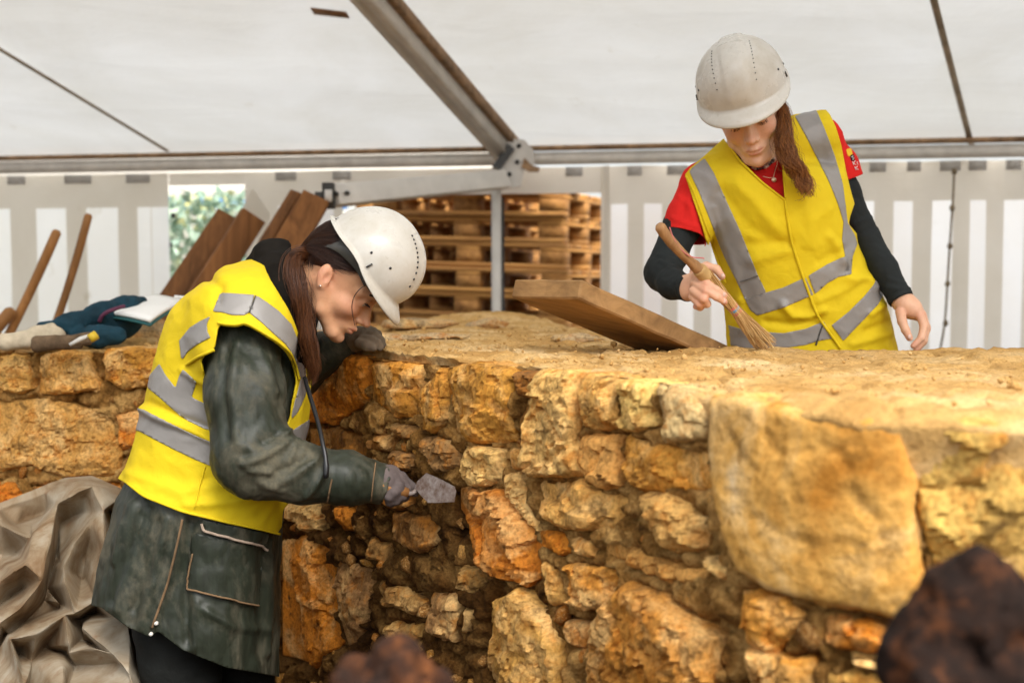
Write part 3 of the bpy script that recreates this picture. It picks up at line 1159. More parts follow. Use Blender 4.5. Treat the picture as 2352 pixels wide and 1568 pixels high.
Z5 = lambda pts: [(611.5 + x * .4902, 799.7 + y * .4902) for x, y in pts]
Z6 = lambda pts: [(1411 + x * .5201, 752.6 + y * .5201) for x, y in pts]
Z7 = lambda pts: [(x * .5204, 752.6 + y * .5204) for x, y in pts]
CREAM, OCH, ORG_, TAN, BRN, GREY = (.77, .49, .17), (.63, .29, .045), (.58, .195, .02), (.67, .36, .09), (.28, .125, .028), (.66, .46, .24)
DRK = (.34, .185, .058)  # soil-covered lower-left stones, with the trench shade painted into the tint
STONES = [
    (Z5([(250, 60), (370, 6), (470, 40), (480, 100), (470, 240), (330, 350), (190, 345), (200, 150)]), ORG_, .05),
    (Z5([(484, 70), (610, 60), (735, 80), (742, 180), (715, 320), (600, 330), (482, 250)]), OCH, .05),
    (Z5([(735, 180), (820, 90), (850, 160), (862, 330), (790, 400), (712, 392), (715, 300)]), OCH, .035),
    (Z5([(830, 90), (1000, 60), (1172, 110), (1165, 440), (1000, 450), (872, 400), (860, 240)]), OCH, .05),
    (Z5([(1172, 110), (1300, 100), (1320, 190), (1290, 250), (1185, 225)]), BRN, .03),
    (Z5([(1180, 235), (1262, 255), (1252, 460), (1170, 455)]), BRN, .012),
    (Z5([(1300, 95), (1400, 80), (1490, 100), (1492, 350), (1470, 420), (1500, 600), (1380, 600), (1262, 605), (1262, 330)]), CREAM, .06),
    (Z5([(1496, 110), (1600, 120), (1665, 150), (1665, 380), (1590, 390), (1500, 375)]), TAN, .04),
    (Z5([(1670, 140), (1760, 140), (1822, 165), (1825, 370), (1750, 395), (1680, 390)]), CREAM, .04),
    (Z5([(1828, 160), (1950, 190), (2045, 250), (2095, 350), (2070, 425), (1960, 450), (1850, 440)]), GREY, .06),
    (Z5([(1480, 400), (1660, 400), (1672, 640), (1600, 660), (1505, 610), (1470, 560)]), TAN, .035),
    (Z5([(1665, 400), (1850, 455), (2060, 470), (2065, 670), (1900, 675), (1755, 670), (1672, 600)]), OCH, .035),
    (Z5([(1762, 680), (1900, 685), (2000, 760), (2085, 830), (2050, 940), (1930, 975), (1815, 895)]), (.56, .33, .10), .06),
    (Z5([(888, 640), (1010, 660), (1110, 655), (1200, 760), (1290, 900), (1312, 1050), (1230, 1112), (1130, 1080), (1000, 990), (955, 840), (890, 760)]), ORG_, .06),
    (Z5([(918, 470), (1020, 455), (1110, 480), (1112, 640), (1010, 655), (905, 630)]), CREAM, .05),
    (Z5([(1112, 590), (1190, 580), (1235, 700), (1290, 880), (1240, 830), (1120, 690)]), CREAM, .03),
    (Z5([(1250, 620), (1490, 615), (1620, 680), (1690, 710), (1640, 860), (1420, 850), (1300, 780)]), TAN, .045),
    (Z5([(1282, 850), (1420, 870), (1445, 960), (1400, 975), (1310, 930)]), ORG_, .03),
    (Z5([(1432, 880), (1555, 895), (1555, 985), (1450, 965)]), TAN, .03),
    (Z5([(1562, 890), (1680, 915), (1840, 985), (2040, 1050), (2010, 1105), (1870, 1085), (1690, 1010), (1570, 985)]), TAN, .04),
    (Z5([(1310, 990), (1362, 1000), (1402, 1200), (1348, 1212)]), TAN, .03),
    (Z5([(1420, 1005), (1640, 1020), (1690, 1100), (1600, 1225), (1500, 1230), (1440, 1195)]), OCH, .04),
    (Z5([(1050, 1180), (1200, 1130), (1330, 1250), (1392, 1380), (1400, 1600), (1060, 1620), (1035, 1330)]), TAN, .06),
    (Z5([(1412, 1270), (1530, 1290), (1500, 1405), (1412, 1385)]), (.52, .24, .07), .035),
    (Z5([(1510, 1420), (1600, 1240), (1720, 1090), (1880, 1140), (1990, 1250), (2105, 1350), (2110, 1640), (1510, 1640)]), OCH, .07),
    (Z5([(58, 900), (180, 875), (310, 930), (322, 1250), (360, 1380), (230, 1495), (60, 1445)]), ORG_, .05),
    (Z5([(70, 725), (280, 735), (285, 850), (200, 858), (80, 775)]), CREAM, .04),
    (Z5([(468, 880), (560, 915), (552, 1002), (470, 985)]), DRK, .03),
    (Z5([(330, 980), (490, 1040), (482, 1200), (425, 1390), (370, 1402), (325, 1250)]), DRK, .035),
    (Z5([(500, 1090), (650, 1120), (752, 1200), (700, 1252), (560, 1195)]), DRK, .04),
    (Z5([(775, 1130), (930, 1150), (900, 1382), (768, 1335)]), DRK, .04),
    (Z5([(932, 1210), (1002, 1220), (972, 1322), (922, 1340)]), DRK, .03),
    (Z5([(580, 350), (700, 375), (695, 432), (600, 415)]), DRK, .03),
    (Z5([(480, 395), (590, 410), (580, 485), (478, 475)]), BRN, .03),
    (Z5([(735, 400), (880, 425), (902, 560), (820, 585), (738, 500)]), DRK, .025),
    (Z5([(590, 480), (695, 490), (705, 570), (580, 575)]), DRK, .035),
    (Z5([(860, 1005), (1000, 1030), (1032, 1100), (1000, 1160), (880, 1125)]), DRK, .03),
    (Z5([(346, 735), (412, 742), (402, 855), (358, 860)]), ORG_, .03),
    (Z5([(520, 600), (700, 640), (720, 740), (600, 760), (500, 700)]), BRN, .02),
    (Z5([(600, 760), (780, 780), (850, 900), (720, 960), (600, 900)]), BRN, .02),
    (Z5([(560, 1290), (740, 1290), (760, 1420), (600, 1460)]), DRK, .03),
    (Z5([(190, 370), (330, 370), (460, 420), (460, 520), (300, 500), (190, 470)]), BRN, .02),
    (Z5([(1140, 470), (1230, 480), (1220, 570), (1150, 570)]), TAN, .02),
    (Z6([(436, 290), (560, 300), (740, 330), (950, 380), (1150, 390), (1300, 430), (1340, 700), (1350, 1000), (1400, 1170), (1370, 1330), (1180, 1260), (920, 1210), (700, 1160), (560, 1060), (490, 800), (436, 560)]), (.66, .42, .15), .045),
    (Z6([(1318, 430), (1480, 400), (1650, 410), (1830, 440), (1950, 460), (1950, 1120), (1700, 1140), (1500, 1110), (1405, 1100), (1345, 800)]), (.66, .40, .11), .045),
    (Z6([(400, 1000), (530, 1090), (480, 1115), (412, 1050)]), CREAM, .03),
    (Z6([(540, 1150), (780, 1180), (850, 1300), (700, 1440), (560, 1390)]), OCH, .03),
    (Z6([(600, 1410), (880, 1450), (905, 1640), (560, 1650)]), OCH, .04),
    (Z6([(1050, 1440), (1190, 1458), (1200, 1500), (1060, 1492)]), CREAM, .05),
    (Z6([(900, 1260), (1180, 1300), (1300, 1400), (1150, 1440), (920, 1400)]), ORG_, .03),
    (Z6([(930, 1520), (1250, 1500), (1300, 1660), (930, 1660)]), TAN, .03),
    (Z6([(1430, 1140), (1720, 1160), (1809, 1300), (1809, 1560), (1420, 1500)]), OCH, .04),
    (Z7([(-40, 110), (130, 120), (160, 200), (150, 272), (100, 292), (-40, 262)]), TAN, .05),
    (Z7([(172, 120), (290, 98), (400, 105), (442, 270), (290, 292), (160, 302)]), TAN, .06),
    (Z7([(470, 100), (560, 85), (725, 95), (705, 255), (560, 275), (450, 230)]), OCH, .05),
    (Z7([(-40, 325), (200, 310), (480, 380), (535, 500), (525, 655), (290, 660), (150, 605), (-40, 640)]), (.62, .35, .09), .05),
    (Z7([(-40, 690), (60, 680), (122, 740), (112, 885), (-40, 880)]), ORG_, .05),
    (Z7([(160, 700), (275, 690), (242, 775), (150, 762)]), ORG_, .04),
    (Z7([(515, 390), (645, 350), (600, 525), (535, 545)]), ORG_, .03),
    (Z7([(725, 100), (900, 95), (1000, 120), (980, 260), (740, 270)]), OCH, .04),
    (Z7([(560, 560), (800, 500), (820, 700), (560, 720)]), BRN, .03),
    (Z7([(300, 690), (540, 680), (560, 850), (330, 860)]), ORG_, .03),
    (Z7([(-40, 900), (200, 890), (260, 1100), (-40, 1150)]), BRN, .03),
]
stone_uv = []


def boundary(T):
    e = np.concatenate([T[:, [0, 1]], T[:, [1, 2]], T[:, [2, 0]]])
    k_ = np.sort(e, 1)
    key = k_[:, 0] * (T.max() + 1) + k_[:, 1]
    u_, inv, c_ = np.unique(key, return_inverse=True, return_counts=True)
    return e[c_[inv] == 1]


def make_stone(poly_px, tint, prot, idx):
    """a squared or broken block bedded in the face: an even grid cut to the block's outline, chipped into flat facets"""
    rs = np.random.RandomState(100 + idx)
    uz = np.array([face_uz(x, y) for x, y in poly_px])
    uz[:, 1] = np.minimum(uz[:, 1], top_z(uz[:, 0]) + .004)
    stone_uv.append(uz)
    cen = uz.mean(0)
    rad = np.linalg.norm(uz - cen, axis=1).mean()
    big = rad > .125 and cen[0] > np.interp(.19, FK, FU)
    h = float(np.clip(rad / 16, .0042, .0065))
    lo_, hi_ = uz.min(0) - .012, uz.max(0) + .012
    gu, gz = np.arange(lo_[0], hi_[0], h), np.arange(lo_[1], hi_[1], h)
    A, B = np.meshgrid(gu, gz, indexing='ij')
    q2 = np.stack([A.ravel(), B.ravel()], 1)
    T = tri(grid_faces(len(gu), len(gz)))
    q3 = np.column_stack([q2, np.full(len(q2), idx * 1.91)])
    wob = np.stack([fbm(q3 * 22, 4), fbm(q3 * 22 + 5, 4)], 1) * min(rad * .16, .012)
    V3 = np.column_stack([q2, np.zeros(len(q2))])
    V3, T = clip(V3, T, poly_sd(q2 + wob, uz))
    if len(T) < 8:
        return None
    q2 = V3[:, :2]
    sd = np.maximum(poly_sd(q2, uz), 0)
    loc = q2 - cen
    p3 = np.column_stack([q2, np.full(len(q2), idx * 1.91)])
    pr_ = prot * (.62 if big else .50)
    wv = np.full(len(q2), pr_)
    for _ in range(2 if big else 4 + int(rs.rand() * 4)):
        th = rs.rand() * 2 * np.pi
        n2 = np.array([np.cos(th), np.sin(th)])
        sl = rs.uniform(.15, .8) * (.3 if big else 1)
        off = rs.uniform(.2, .8) * rad
        wv = np.minimum(wv, pr_ - sl * (loc @ n2 - off))
    wq = q2 + .025 * np.stack([fbm(p3 * 12, 3), fbm(p3 * 12 + 5, 3)], 1)
    rough = rs.uniform(.4, 1.2) * (.4 if big else 1)
    ck, hv = worley(wq * [1, 1.25], max(rad * .8, .045), idx, .9)
    ck2, hv2 = worley(wq * [1, 1.7], .032, idx + 50, 1.0)
    ck3, hv3 = worley(wq * [1.2, 1], .07, idx + 9, 1.1)
    am = np.clip(rad / .08, .4, 1.0)
    wv = wv + am * (.014 * hv * (.15 if big else 1) + .009 * rough * hv3 + .0042 * rough * hv2 - .0035 * rough * np.exp(-(ck2 / .003) ** 2)
                    - .005 * np.exp(-(ck / .004) ** 2) + .005 * fbm(p3 * 14, 3) + .0028 * fbm(p3 * 95, 3))
    if rs.rand() < .5 and not big:
        wv += .004 * am * (np.floor(q2[:, 1] * 30 + 1.8 * fbm(p3 * 8, 3)) % 2)
    wv = np.maximum(wv, -.006)
    wv = wv - (.010 + .4 * np.maximum(wv, 0)) * np.exp(-sd / .0035)
    V3 = np.column_stack([q2, wv])
    be = boundary(T)
    ids = np.unique(be)
    m = np.full(len(V3), -1)
    m[ids] = len(V3) + np.arange(len(ids))
    sk = V3[ids].copy()
    sk[:, :2] = cen + (sk[:, :2] - cen) * .96
    sk[:, 2] = -.07
    V3 = np.concatenate([V3, sk])
    T = np.concatenate([T, np.stack([be[:, 0], m[be[:, 0]], m[be[:, 1]]], 1), np.stack([be[:, 0], m[be[:, 1]], be[:, 1]], 1)])
    W = face_pos(V3[:, 0], V3[:, 1], V3[:, 2])
    n0 = vnormals(W, T)
    fn0 = face_n(np.array([cen[0]]))[0]
    if (n0[:, :2] @ fn0).mean() < 0:
        T = T[:, ::-1]
    o = mk('stone', W, T, M_BLOCK2 if big else M_STONE, wall)
    if not big:
        o.data.set_sharp_from_angle(angle=R_(27))
    v = rs.uniform(.88, 1.10)
    o.color = (tint[0] * v, tint[1] * v * rs.uniform(.95, 1.05), tint[2] * v * rs.uniform(.9, 1.15), 1)
    return o


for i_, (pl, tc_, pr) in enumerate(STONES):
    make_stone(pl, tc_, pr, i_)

# core behind the stones
uu = np.arange(0, FU[-1], .008)
zz = np.arange(-.02, 1.30, .008)
Ug, Zg = np.meshgrid(uu, zz, indexing='ij')
u_, z_ = Ug.ravel(), Zg.ravel()
z_ = np.minimum(z_, top_z(u_) - .015)
q = np.stack([u_, z_, u_ * 0], 1)
warp = np.stack([fbm(q * 14, 3), fbm(q * 14 + 8, 3)], 1) * .035
cr, hv = worley(q[:, :2] * [.8, 1.1] + warp, .085, 1, .8)
cr2, hv2 = worley(q[:, :2] + warp * .7, .034, 2, .9)
groove = np.zeros(len(q))
for uz in stone_uv:
    lo_, hi_ = uz.min(0) - .03, uz.max(0) + .03
    m_ = (q[:, 0] > lo_[0]) & (q[:, 0] < hi_[0]) & (q[:, 1] > lo_[1]) & (q[:, 1] < hi_[1])
    if m_.any():
        sd_ = poly_sd(q[m_, :2], uz)
        groove[m_] = np.maximum(groove[m_], np.where(sd_ > .004, 1.6, np.exp(-(sd_ / .010) ** 2)))
gn = np.clip(.45 + 1.3 * fbm(q * 11 + 40, 3), 0, 1)
wv = .005 - .018 * groove * np.where(groove > 1.2, 1, gn) + .022 * hv + .010 * hv2 - .020 * np.exp(-(cr / .010) ** 2) - .007 * np.exp(-(cr2 / .005) ** 2) + .014 * fbm(q * 9, 4) + .006 * ridged(q * 40 + 5, 3)
# shade of worker and trench, painted into the left, lower core colour
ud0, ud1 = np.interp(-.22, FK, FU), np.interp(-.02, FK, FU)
painted_shade = np.clip(1.15 - np.clip((u_ - ud1) / .22, 0, 1), 0, 1) * np.clip((u_ - ud0 + .25) / .25, 0, 1) * np.clip((1.13 + .10 * fbm(q * 4 + 9, 3) - z_) / .12, 0, 1)
painted_shade = np.clip(painted_shade + .35 * fbm(q * 7, 3) * (painted_shade > 0), 0, 1)[:, None]
ccol = 1 - painted_shade * (1 - np.array([[.30, .26, .22]]))
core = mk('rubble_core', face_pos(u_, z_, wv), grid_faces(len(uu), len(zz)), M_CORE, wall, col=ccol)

# ---- small rubble between the big stones: shared lumps, each its own piece
def lump(seed, sub=2, rough=.25):
    bm = bmesh.new()
    bmesh.ops.create_icosphere(bm, subdivisions=sub, radius=1.0)
    V = np.array([v.co for v in bm.verts])
    F = np.array([[v.index for v in f.verts] for f in bm.faces])
    bm.free()
    rs = np.random.RandomState(seed)
    V = V * rs.uniform(.6, 1.15, 3)
    for _ in range(7):
        n = nrm(rs.normal(size=3))
        c_ = rs.uniform(.45, .85)
        d = V @ n - c_
        V = V - np.where(d > 0, d, 0)[:, None] * n
    V += rough * .35 * np.stack([perlin(V * 2.3 + seed), perlin(V * 2.3 + seed + 9), perlin(V * 2.3 + seed + 19)], 1)
    return V, F


LUMPS = []
for s_ in range(10):
    V, F = lump(s_ + 1, 1, .5)
    V = V * [1, .8, .7]
    me = mesh_data('stone_lump', V, F, False)
    me.materials.append(M_RUBBLE)
    LUMPS.append(me)
rs = np.random.RandomState(22)
cnt = 0
tries = 0
placed = []
u_lo, u_hi = np.interp(-.47, FK, FU), np.interp(.46, FK, FU)
cu, cz, crd = rs.uniform(u_lo, u_hi, 5000), rs.uniform(.35, 1.26, 5000), rs.uniform(.010, .034, 5000)
csd = np.max([poly_sd(np.stack([cu, cz], 1), s) for s in stone_uv], axis=0)
for u, z, r, sd_ in zip(cu, cz, crd, csd):
    if cnt >= 250:
        break
    if sd_ > -r * .35:
        continue
    if any((u - a) ** 2 + (z - b) ** 2 < (r + c_) ** 2 * .55 for a, b, c_ in placed):
        continue
    pp = proj(face_pos(np.array([u]), np.array([z]), np.array([0.0])))[0]
    if pp[1] > 1620 or pp[0] < -40 or pp[0] > 2400:
        continue
    placed.append((u, z, r))
    o = bpy.data.objects.new('rubble', LUMPS[cnt % 10])
    C.objects.link(o)
    o.parent = wall
    pos = face_pos(np.array([u]), np.array([z]), np.array([-.006 + .1 * r]))[0] - ORG[wall]
    o.location = tuple(pos)
    o.rotation_euler = tuple(rs.uniform(0, 6.28, 3))
    o.scale = (r * rs.uniform(.9, 1.5), r, r * rs.uniform(.8, 1.3))
    t_ = [TAN, OCH, BRN, ORG_, BRN][cnt % 5]
    v = rs.uniform(.6, 1.0)
    o.color = (t_[0] * v, t_[1] * v, t_[2] * v, 1)
    cnt += 1

# ---- flat slabs and loose bits lying on the top
for i_, (x, y, wd, dp, hh, d) in enumerate([(960, 748, .34, .20, .022, 4.0), (880, 775, .22, .14, .012, 3.1),
                                            (1120, 752, .22, .14, .022, 3.9), (1330, 770, .16, .10, .015, 3.1), (340, 765, .20, .16, .055, 3.75),
                                            (1010, 772, .25, .1, .010, 3.2), (120, 790, .22, .10, .02, 3.5)]):
    p = P(x, y, d)
    V, F = lump(60 + i_, 3, .3)
    V = V * [wd / 2 / .9, dp / 2 / .9, hh / .8]
    V = V + .006 * np.stack([perlin(V * 40), perlin(V * 40 + 7), perlin(V * 40 + 11)], 1)
    o = mk('slab', V + [p[0], p[1], top_z(np.interp(p[0] / p[1], FK, FU)) + hh * .25], F, M_STONE, wall)
    o.color = (.52, .38, .21, 1)
# crumbs
rs = np.random.RandomState(3)
parts = []
CR = [lump(i_, 1, .3) for i_ in range(7)]
for i_ in range(900):
    V, F = CR[i_ % 7]
    f = rs.rand()
    k_ = rs.rand() ** 1.3
    uix = rs.randint(40, nu - 40)
    xy = fxy[uix] + (bxy[uix] - fxy[uix]) * (.03 + .9 * k_)
    r = rs.uniform(.0015, .0055) * (2.2 if rs.rand() < .06 else 1)
    parts.append((V * r + [xy[0] + rs.normal() * .01, xy[1] + rs.normal() * .01, top_z(fu[uix]) + .001 + .2 * r], F))
V, F = join(parts)
o = mk('crumbs', V, F, M_TOP, wall, False)
o['kind'] = 'stuff'

# ---- dark clods of spoil on the bank in front of the camera
k = NT('dark_spoil')
co = k.coord('Object')
a1 = k.noise(co, 22, 6, .7)
a3 = k.noise(co, 160, 4, .6)
c = k.ramp(a1.outputs[0], [(.36, (.010, .005, .003)), (.5, (.034, .012, .005)), (.66, (.17, .058, .016))])
M_SPOIL = k.done(k.bsdf(c, .9, .25, k.bump(a3.outputs[0], .8, .006)))


k = NT('black_spoil')
co = k.coord('Object')
a1 = k.noise(co, 22, 6, .7)
M_SPOIL2 = k.done(k.bsdf(k.ramp(a1.outputs[0], [(.36, (.006, .003, .002)), (.54, (.016, .007, .004)), (.70, (.10, .035, .012))]), .9, .2))


def clod(name, label, cpx, d, rx, ry, seed, extra=(), mat=None):
    c0 = P(*cpx, d)
    base = 1.0 - .03
    rs = np.random.RandomState(seed)
    hz = c0[2] - base
    lumps_ = []
    for _ in range(70):
        a, e = rs.uniform(0, 6.28), rs.uniform(.1, 1.5)
        lumps_.append((np.array([c0[0] + rx * math.cos(a) * math.cos(e), c0[1] + ry * math.sin(a) * math.cos(e), base + hz * math.sin(e)]) + rs.normal(size=3) * .008, rs.uniform(.007, .024)))

    def f(p):
        e = d_ell(p, [c0[0], c0[1], base], (rx * .93, ry * .93, hz * .95))
        for (x, y, r) in extra:
            e = smin(e, d_sph(p, P(x, y, d), r), .03)
        for (c_, r) in lumps_:
            e = smin(e, d_sph(p, c_, r), .006)
        return e + .010 * fbm(p * 45 + seed, 3) + .014 * fbm(p * 13 + seed, 2)
    V, F = surface_nets(f, [c0[0] - rx * 1.6, c0[1] - ry * 1.6, base], [c0[0] + rx * 1.6, c0[1] + ry * 1.6, c0[2] + .07], .0055)
    tag(mk(name, V, F, mat or M_SPOIL, None, False), label, 'soil')


clod('soil_clod', 'reddish brown clod of soil, blurred, at the bottom edge of the picture', (885, 1545), 1.04, .082, .09, 3)
clod('soil_clod', 'near black clod of soil, blurred, in the bottom corner before the wall', (2290, 1410), 1.04, .105, .09, 9, [(2235, 1345, .032), (2180, 1430, .036), (2120, 1510, .036)], M_SPOIL2)
# ================================================================== THINGS STANDING ABOUT
M_PALLET = wood_mat('pallet_wood', (.28, .12, .035), (.58, .30, .09), 1.0, 0)
M_BLOCK = wood_mat('block_wood', (.22, .095, .028), (.46, .23, .07), 1.0, 1)
M_PLANK = wood_mat('scaffold_plank', (.17, .090, .036), (.36, .205, .085), .8, 0)
M_OLDB = wood_mat('old_board', (.13, .052, .016), (.27, .115, .038), .9, 2)
M_HANDLE = wood_mat('ash_handle', (.27, .125, .04), (.40, .19, .065), 1.3, 2, .6)

# ---- pallets, stacked just outside
pf = nrm([.92, -.39, -.03])          # along the front
pb = nrm([.39, .92, 0.0])            # away
pu = nrm(np.cross(pf, pb))
PC = P(1296, 640, 6.3)              # front right corner of the stack, at eye level
PH = .1455
base_z = .30


def pallet_parts():
    pr = []
    L_, W_ = 1.2, .8
    ux, uy, uz = np.array([1., 0, 0]), np.array([0, 1., 0]), np.array([0, 0, 1.])
    for y in (0.0, .35, .70):
        pr.append(('bottom_board', box([-L_, y, 0], ux * L_, uy * .1, uz * .028), M_PALLET))
    for y in (0.0, .35, .70):
        for x in (-L_, -L_ / 2 - .07, -.145):
            pr.append(('block', box([x, y, .028], ux * .145, uy * .1, uz * .070), M_BLOCK))
    for x in (-L_, -L_ / 2 - .07, -.145):
        pr.append(('stringer_board', box([x, 0, .098], ux * .145, uy * W_, uz * .020), M_PALLET))
    for y in (0.0, .17, .35, .53, .70):
        pr.append(('deck_board', box([-L_, y, .118], ux * L_, uy * .1, uz * .0265), M_PALLET))
    return pr


names = ['bottom pallet of the outside stack', ]
pmeshes = []
for nm_, (V, F), mt in pallet_parts():
    me = mesh_data(nm_, V, F, False)
    me.materials.append(mt)
    pmeshes.append((nm_, me))
RM = Matrix(((pf[0], pb[0], pu[0]), (pf[1], pb[1], pu[1]), (pf[2], pb[2], pu[2]))).to_3x3()
ordn = ['lowest', 'second from the bottom', 'third from the bottom', 'fourth from the bottom', 'fifth from the bottom', 'sixth from the bottom',
        'fifth from the top', 'fourth from the top', 'third from the top', 'second from the top', 'topmost']
rs = np.random.RandomState(12)
for k_ in range(22):
    back = k_ >= 11
    k_ = k_ % 11
    o = bpy.data.objects.new('pallet', None)
    C.objects.link(o)
    jit = rs.normal(size=2) * .014
    loc = np.array([PC[0], PC[1], 0]) + (pb * .87 + pf * -.66 if back else 0) + pf * jit[0] + pb * abs(jit[1]) + [0, 0, base_z + .036 + k_ * PH]
    o.location = tuple(loc)
    o.rotation_mode = 'QUATERNION'
    o.rotation_quaternion = RM.to_quaternion() @ Matrix.Rotation(rs.normal() * .012, 3, 'Z').to_quaternion()
    tag(o, ('wooden pallet, %s in the rear stack, half hidden' if back else 'wooden pallet, %s in the front stack behind the marquee leg') % ordn[k_], 'pallet', 'pallets stacked outside the marquee')
    ORG[o] = loc
    for nm_, me in pmeshes:
        c_ = bpy.data.objects.new(nm_, me)
        C.objects.link(c_)
        c_.parent = o
# log lying on the stack
pz = base_z + .036 + 11 * PH
a = np.array([PC[0], PC[1], pz]) - pf * .42 + pb * .1 + [0, 0, .045]
b = np.array([PC[0], PC[1], pz]) + pf * .10 + pb * .16 + [0, 0, .045]
V, F = tube(resample([a, b], 12) + .004 * np.random.RandomState(1).normal(size=(12, 3)), .042, 14)
tag(mk('log', V, F, simple_mat('mossy_bark', (.10, .085, .035), .9, .1, 20, .5, .6, 50)), 'mossy brown log lying on top of the pallets', 'log')
V, F = cbox((a + b) / 2 + [-.5, .02, .0], pf * 1.0, pb * .12, [0, 0, .03])
tag(mk('board', V, F, M_PALLET, None, False), 'loose board lying on the topmost pallet', 'board')


# ---- old boards leaning behind the left-hand worker
def lean_board(x0, y0, x1, y1, wpx, d, thick, label, twist=0.0, name='leaning_board'):
    """board seen from (x0,y0) at its top to (x1,y1); carried on to the ground"""
    t = P(x0, y0, d)
    b = P(x1, y1, d - .10)
    ax = nrm(b - t)
    ln = (t[2] - .30) / -ax[2]
    b = t + ax * ln
    wd = nrm(np.cross(ax, [0, 1, 0]))
    nr_ = nrm(np.cross(ax, wd))
    wd2 = wd * math.cos(twist) + nr_ * math.sin(twist)
    nr2 = nrm(np.cross(ax, wd2))
    V, F = cbox((t + b) / 2, ax * ln, wd2 * S(wpx, d), nr2 * thick)
    o = mk(name, V, F, M_OLDB, None, False)
    m = o.modifiers.new('edge', 'BEVEL')
    m.width = .003
    m.segments = 1
    return tag(o, label, 'board', 'old boards leaning behind the left-hand worker')


lean_board(528, 494, 395, 690, 62, 5.0, .03, 'dark brown board leaning by the opening, first from the notebook', .30)
lean_board(582, 494, 452, 700, 60, 4.9, .045, 'brown board with a sawn light end, second from the notebook', -.45)
lean_board(682, 442, 585, 600, 30, 4.8, .03, 'narrow brown board leaning third from the notebook', .5)
lean_board(728, 452, 630, 620, 66, 4.7, .035, 'wide brown board leaning just behind the tilted helmet', .15)


# ---- tool handles
def handle(x0, y0, x1, y1, rpx, d, label):
    t, b = P(x0, y0, d), P(x1, y1, d)
    ax = nrm(b - t)
    ln = (t[2] - .30) / -ax[2]
    ks = np.linspace(0, 1, 24)
    pts = t[None] + ax[None] * (ln * ks)[:, None]
    pts[:, 0] += .006 * np.sin(ks * 9)
    r = np.full(24, S(rpx, d)) * (1 + .04 * np.sin(ks * 21))
    pts = np.concatenate([pts[:1] - ax * S(rpx, d) * .55, pts])
    r = np.concatenate([[r[0] * .6], r])
    tag(mk('tool_handle', *tube(pts, r, 14), M_HANDLE), label, 'tool handle', 'tool handles standing behind the low wall')


handle(130, 534, 6, 795, 10.5, 4.4, 'longer brown wooden tool handle leaning beside the tent stripes')
handle(203, 496, 127, 742, 9, 4.45, 'slimmer brown tool handle leaning nearest the notebook')
handle(24, 716, -20, 764, 14, 4.35, 'short thick wooden handle end at the edge of the picture')

# ---- notebook, bag and gloves on the low wall
M_PAPER = simple_mat('paper', (.82, .81, .77), .7, .2, 9, .04)
M_TEALC = simple_mat('teal_cover', (.02, .10, .10), .5, .3, 9, .2)
cor = [P(247, 716, 3.42), P(357, 677, 3.72), P(425, 692, 3.66), P(345, 735, 3.36)]
nb_n = nrm(np.cross(cor[1] - cor[0], cor[3] - cor[0]))
if nb_n[2] < 0:
    nb_n = -nb_n
nb = thing('notebook', 'open white notebook with a green cover lying behind the worker', 'notebook', np.mean(cor, 0) - [0, 0, .03])


def slab4(c4, th, up_, bow=0.0):
    c4 = np.array(c4)
    n = 9
    g = np.linspace(0, 1, n)
    Uu, Vv = np.meshgrid(g, g, indexing='ij')
    Uu, Vv = Uu.ravel()[:, None], Vv.ravel()[:, None]
    B = c4[0] * (1 - Uu) * (1 - Vv) + c4[1] * Uu * (1 - Vv) + c4[2] * Uu * Vv + c4[3] * (1 - Uu) * Vv
    B = B + up_ * bow * (np.sin(np.pi * Uu) * .6 - (Vv - .5) ** 2)
    return B, grid_faces(n, n)


V, F = slab4(cor, .01, nb_n, .012)
mk('pages', V, F, M_PAPER, nb, True, solid=.010)
cm = np.mean(cor, 0)
V, F = slab4([cm + (c_ - cm) * 1.05 - nb_n * .012 for c_ in cor], .01, nb_n, .012)
mk('cover', V, F, M_TEALC, nb, True, solid=.005)
pen = P(400, 681, 3.6)
V, F = tube([pen, pen + [.075, .02, -.008]], .005, 8)
tag(mk('pencil', V, F, M_PAPER), 'pale pencil lying at the notebook edge', 'pencil')

M_TEAL = simple_mat('teal_fabric', (.008, .035, .052), .75, .2, 14, .4, .3, 60)
M_PURP = simple_mat('purple_trim', (.10, .025, .055), .6, .3)


def sdf_obj(f, lo, hi, h, name, mat, parent=None, col=None):
    V, F = surface_nets(f, lo, hi, h)
    return mk(name, V, F, mat, parent)


def bounds(pts, pad):
    a = np.array(pts)
    return a.min(0) - pad, a.max(0) + pad


bagp = [P(98, 752, 3.32), P(165, 742, 3.36), P(235, 722, 3.42), P(290, 704, 3.50), P(325, 690, 3.56)]
bagq = [P(175, 775, 3.34), P(225, 772, 3.32), P(268, 772, 3.34)]
bagt = thing('fabric_bag', 'dark teal crumpled fabric bag under the notebook', 'bag', P(230, 790, 3.4))


def f_bag(p):
    d = d_chain(p, bagp, [.020, .030, .036, .034, .018], .03)
    d = smin(d, d_chain(p, bagq, [.026, .036, .030], .02), .02)
    d = smin(d, d_ell(p, P(270, 745, 3.5), (.075, .09, .045)), .03)
    return d + .006 * ridged(p * [16, 16, 24], 3) + .005 * fbm(p * 30, 2)


lo_, hi_ = bounds(bagp + bagq, .12)
sdf_obj(f_bag, lo_, hi_, .005, 'body', M_TEAL, bagt)
V, F = tube(resample(chaikin([P(228, 738, 3.37), P(236, 722, 3.36), P(255, 712, 3.36), P(285, 703, 3.40)], 2, False), 20), .006, 8)
mk('trim', V, F, M_PURP, bagt)
V, F = tube(resample([P(80, 758, 3.3), P(92, 748, 3.31), P(100, 752, 3.32)], 8), .006, 8)
mk('strap_end', V, F, M_PURP, bagt)

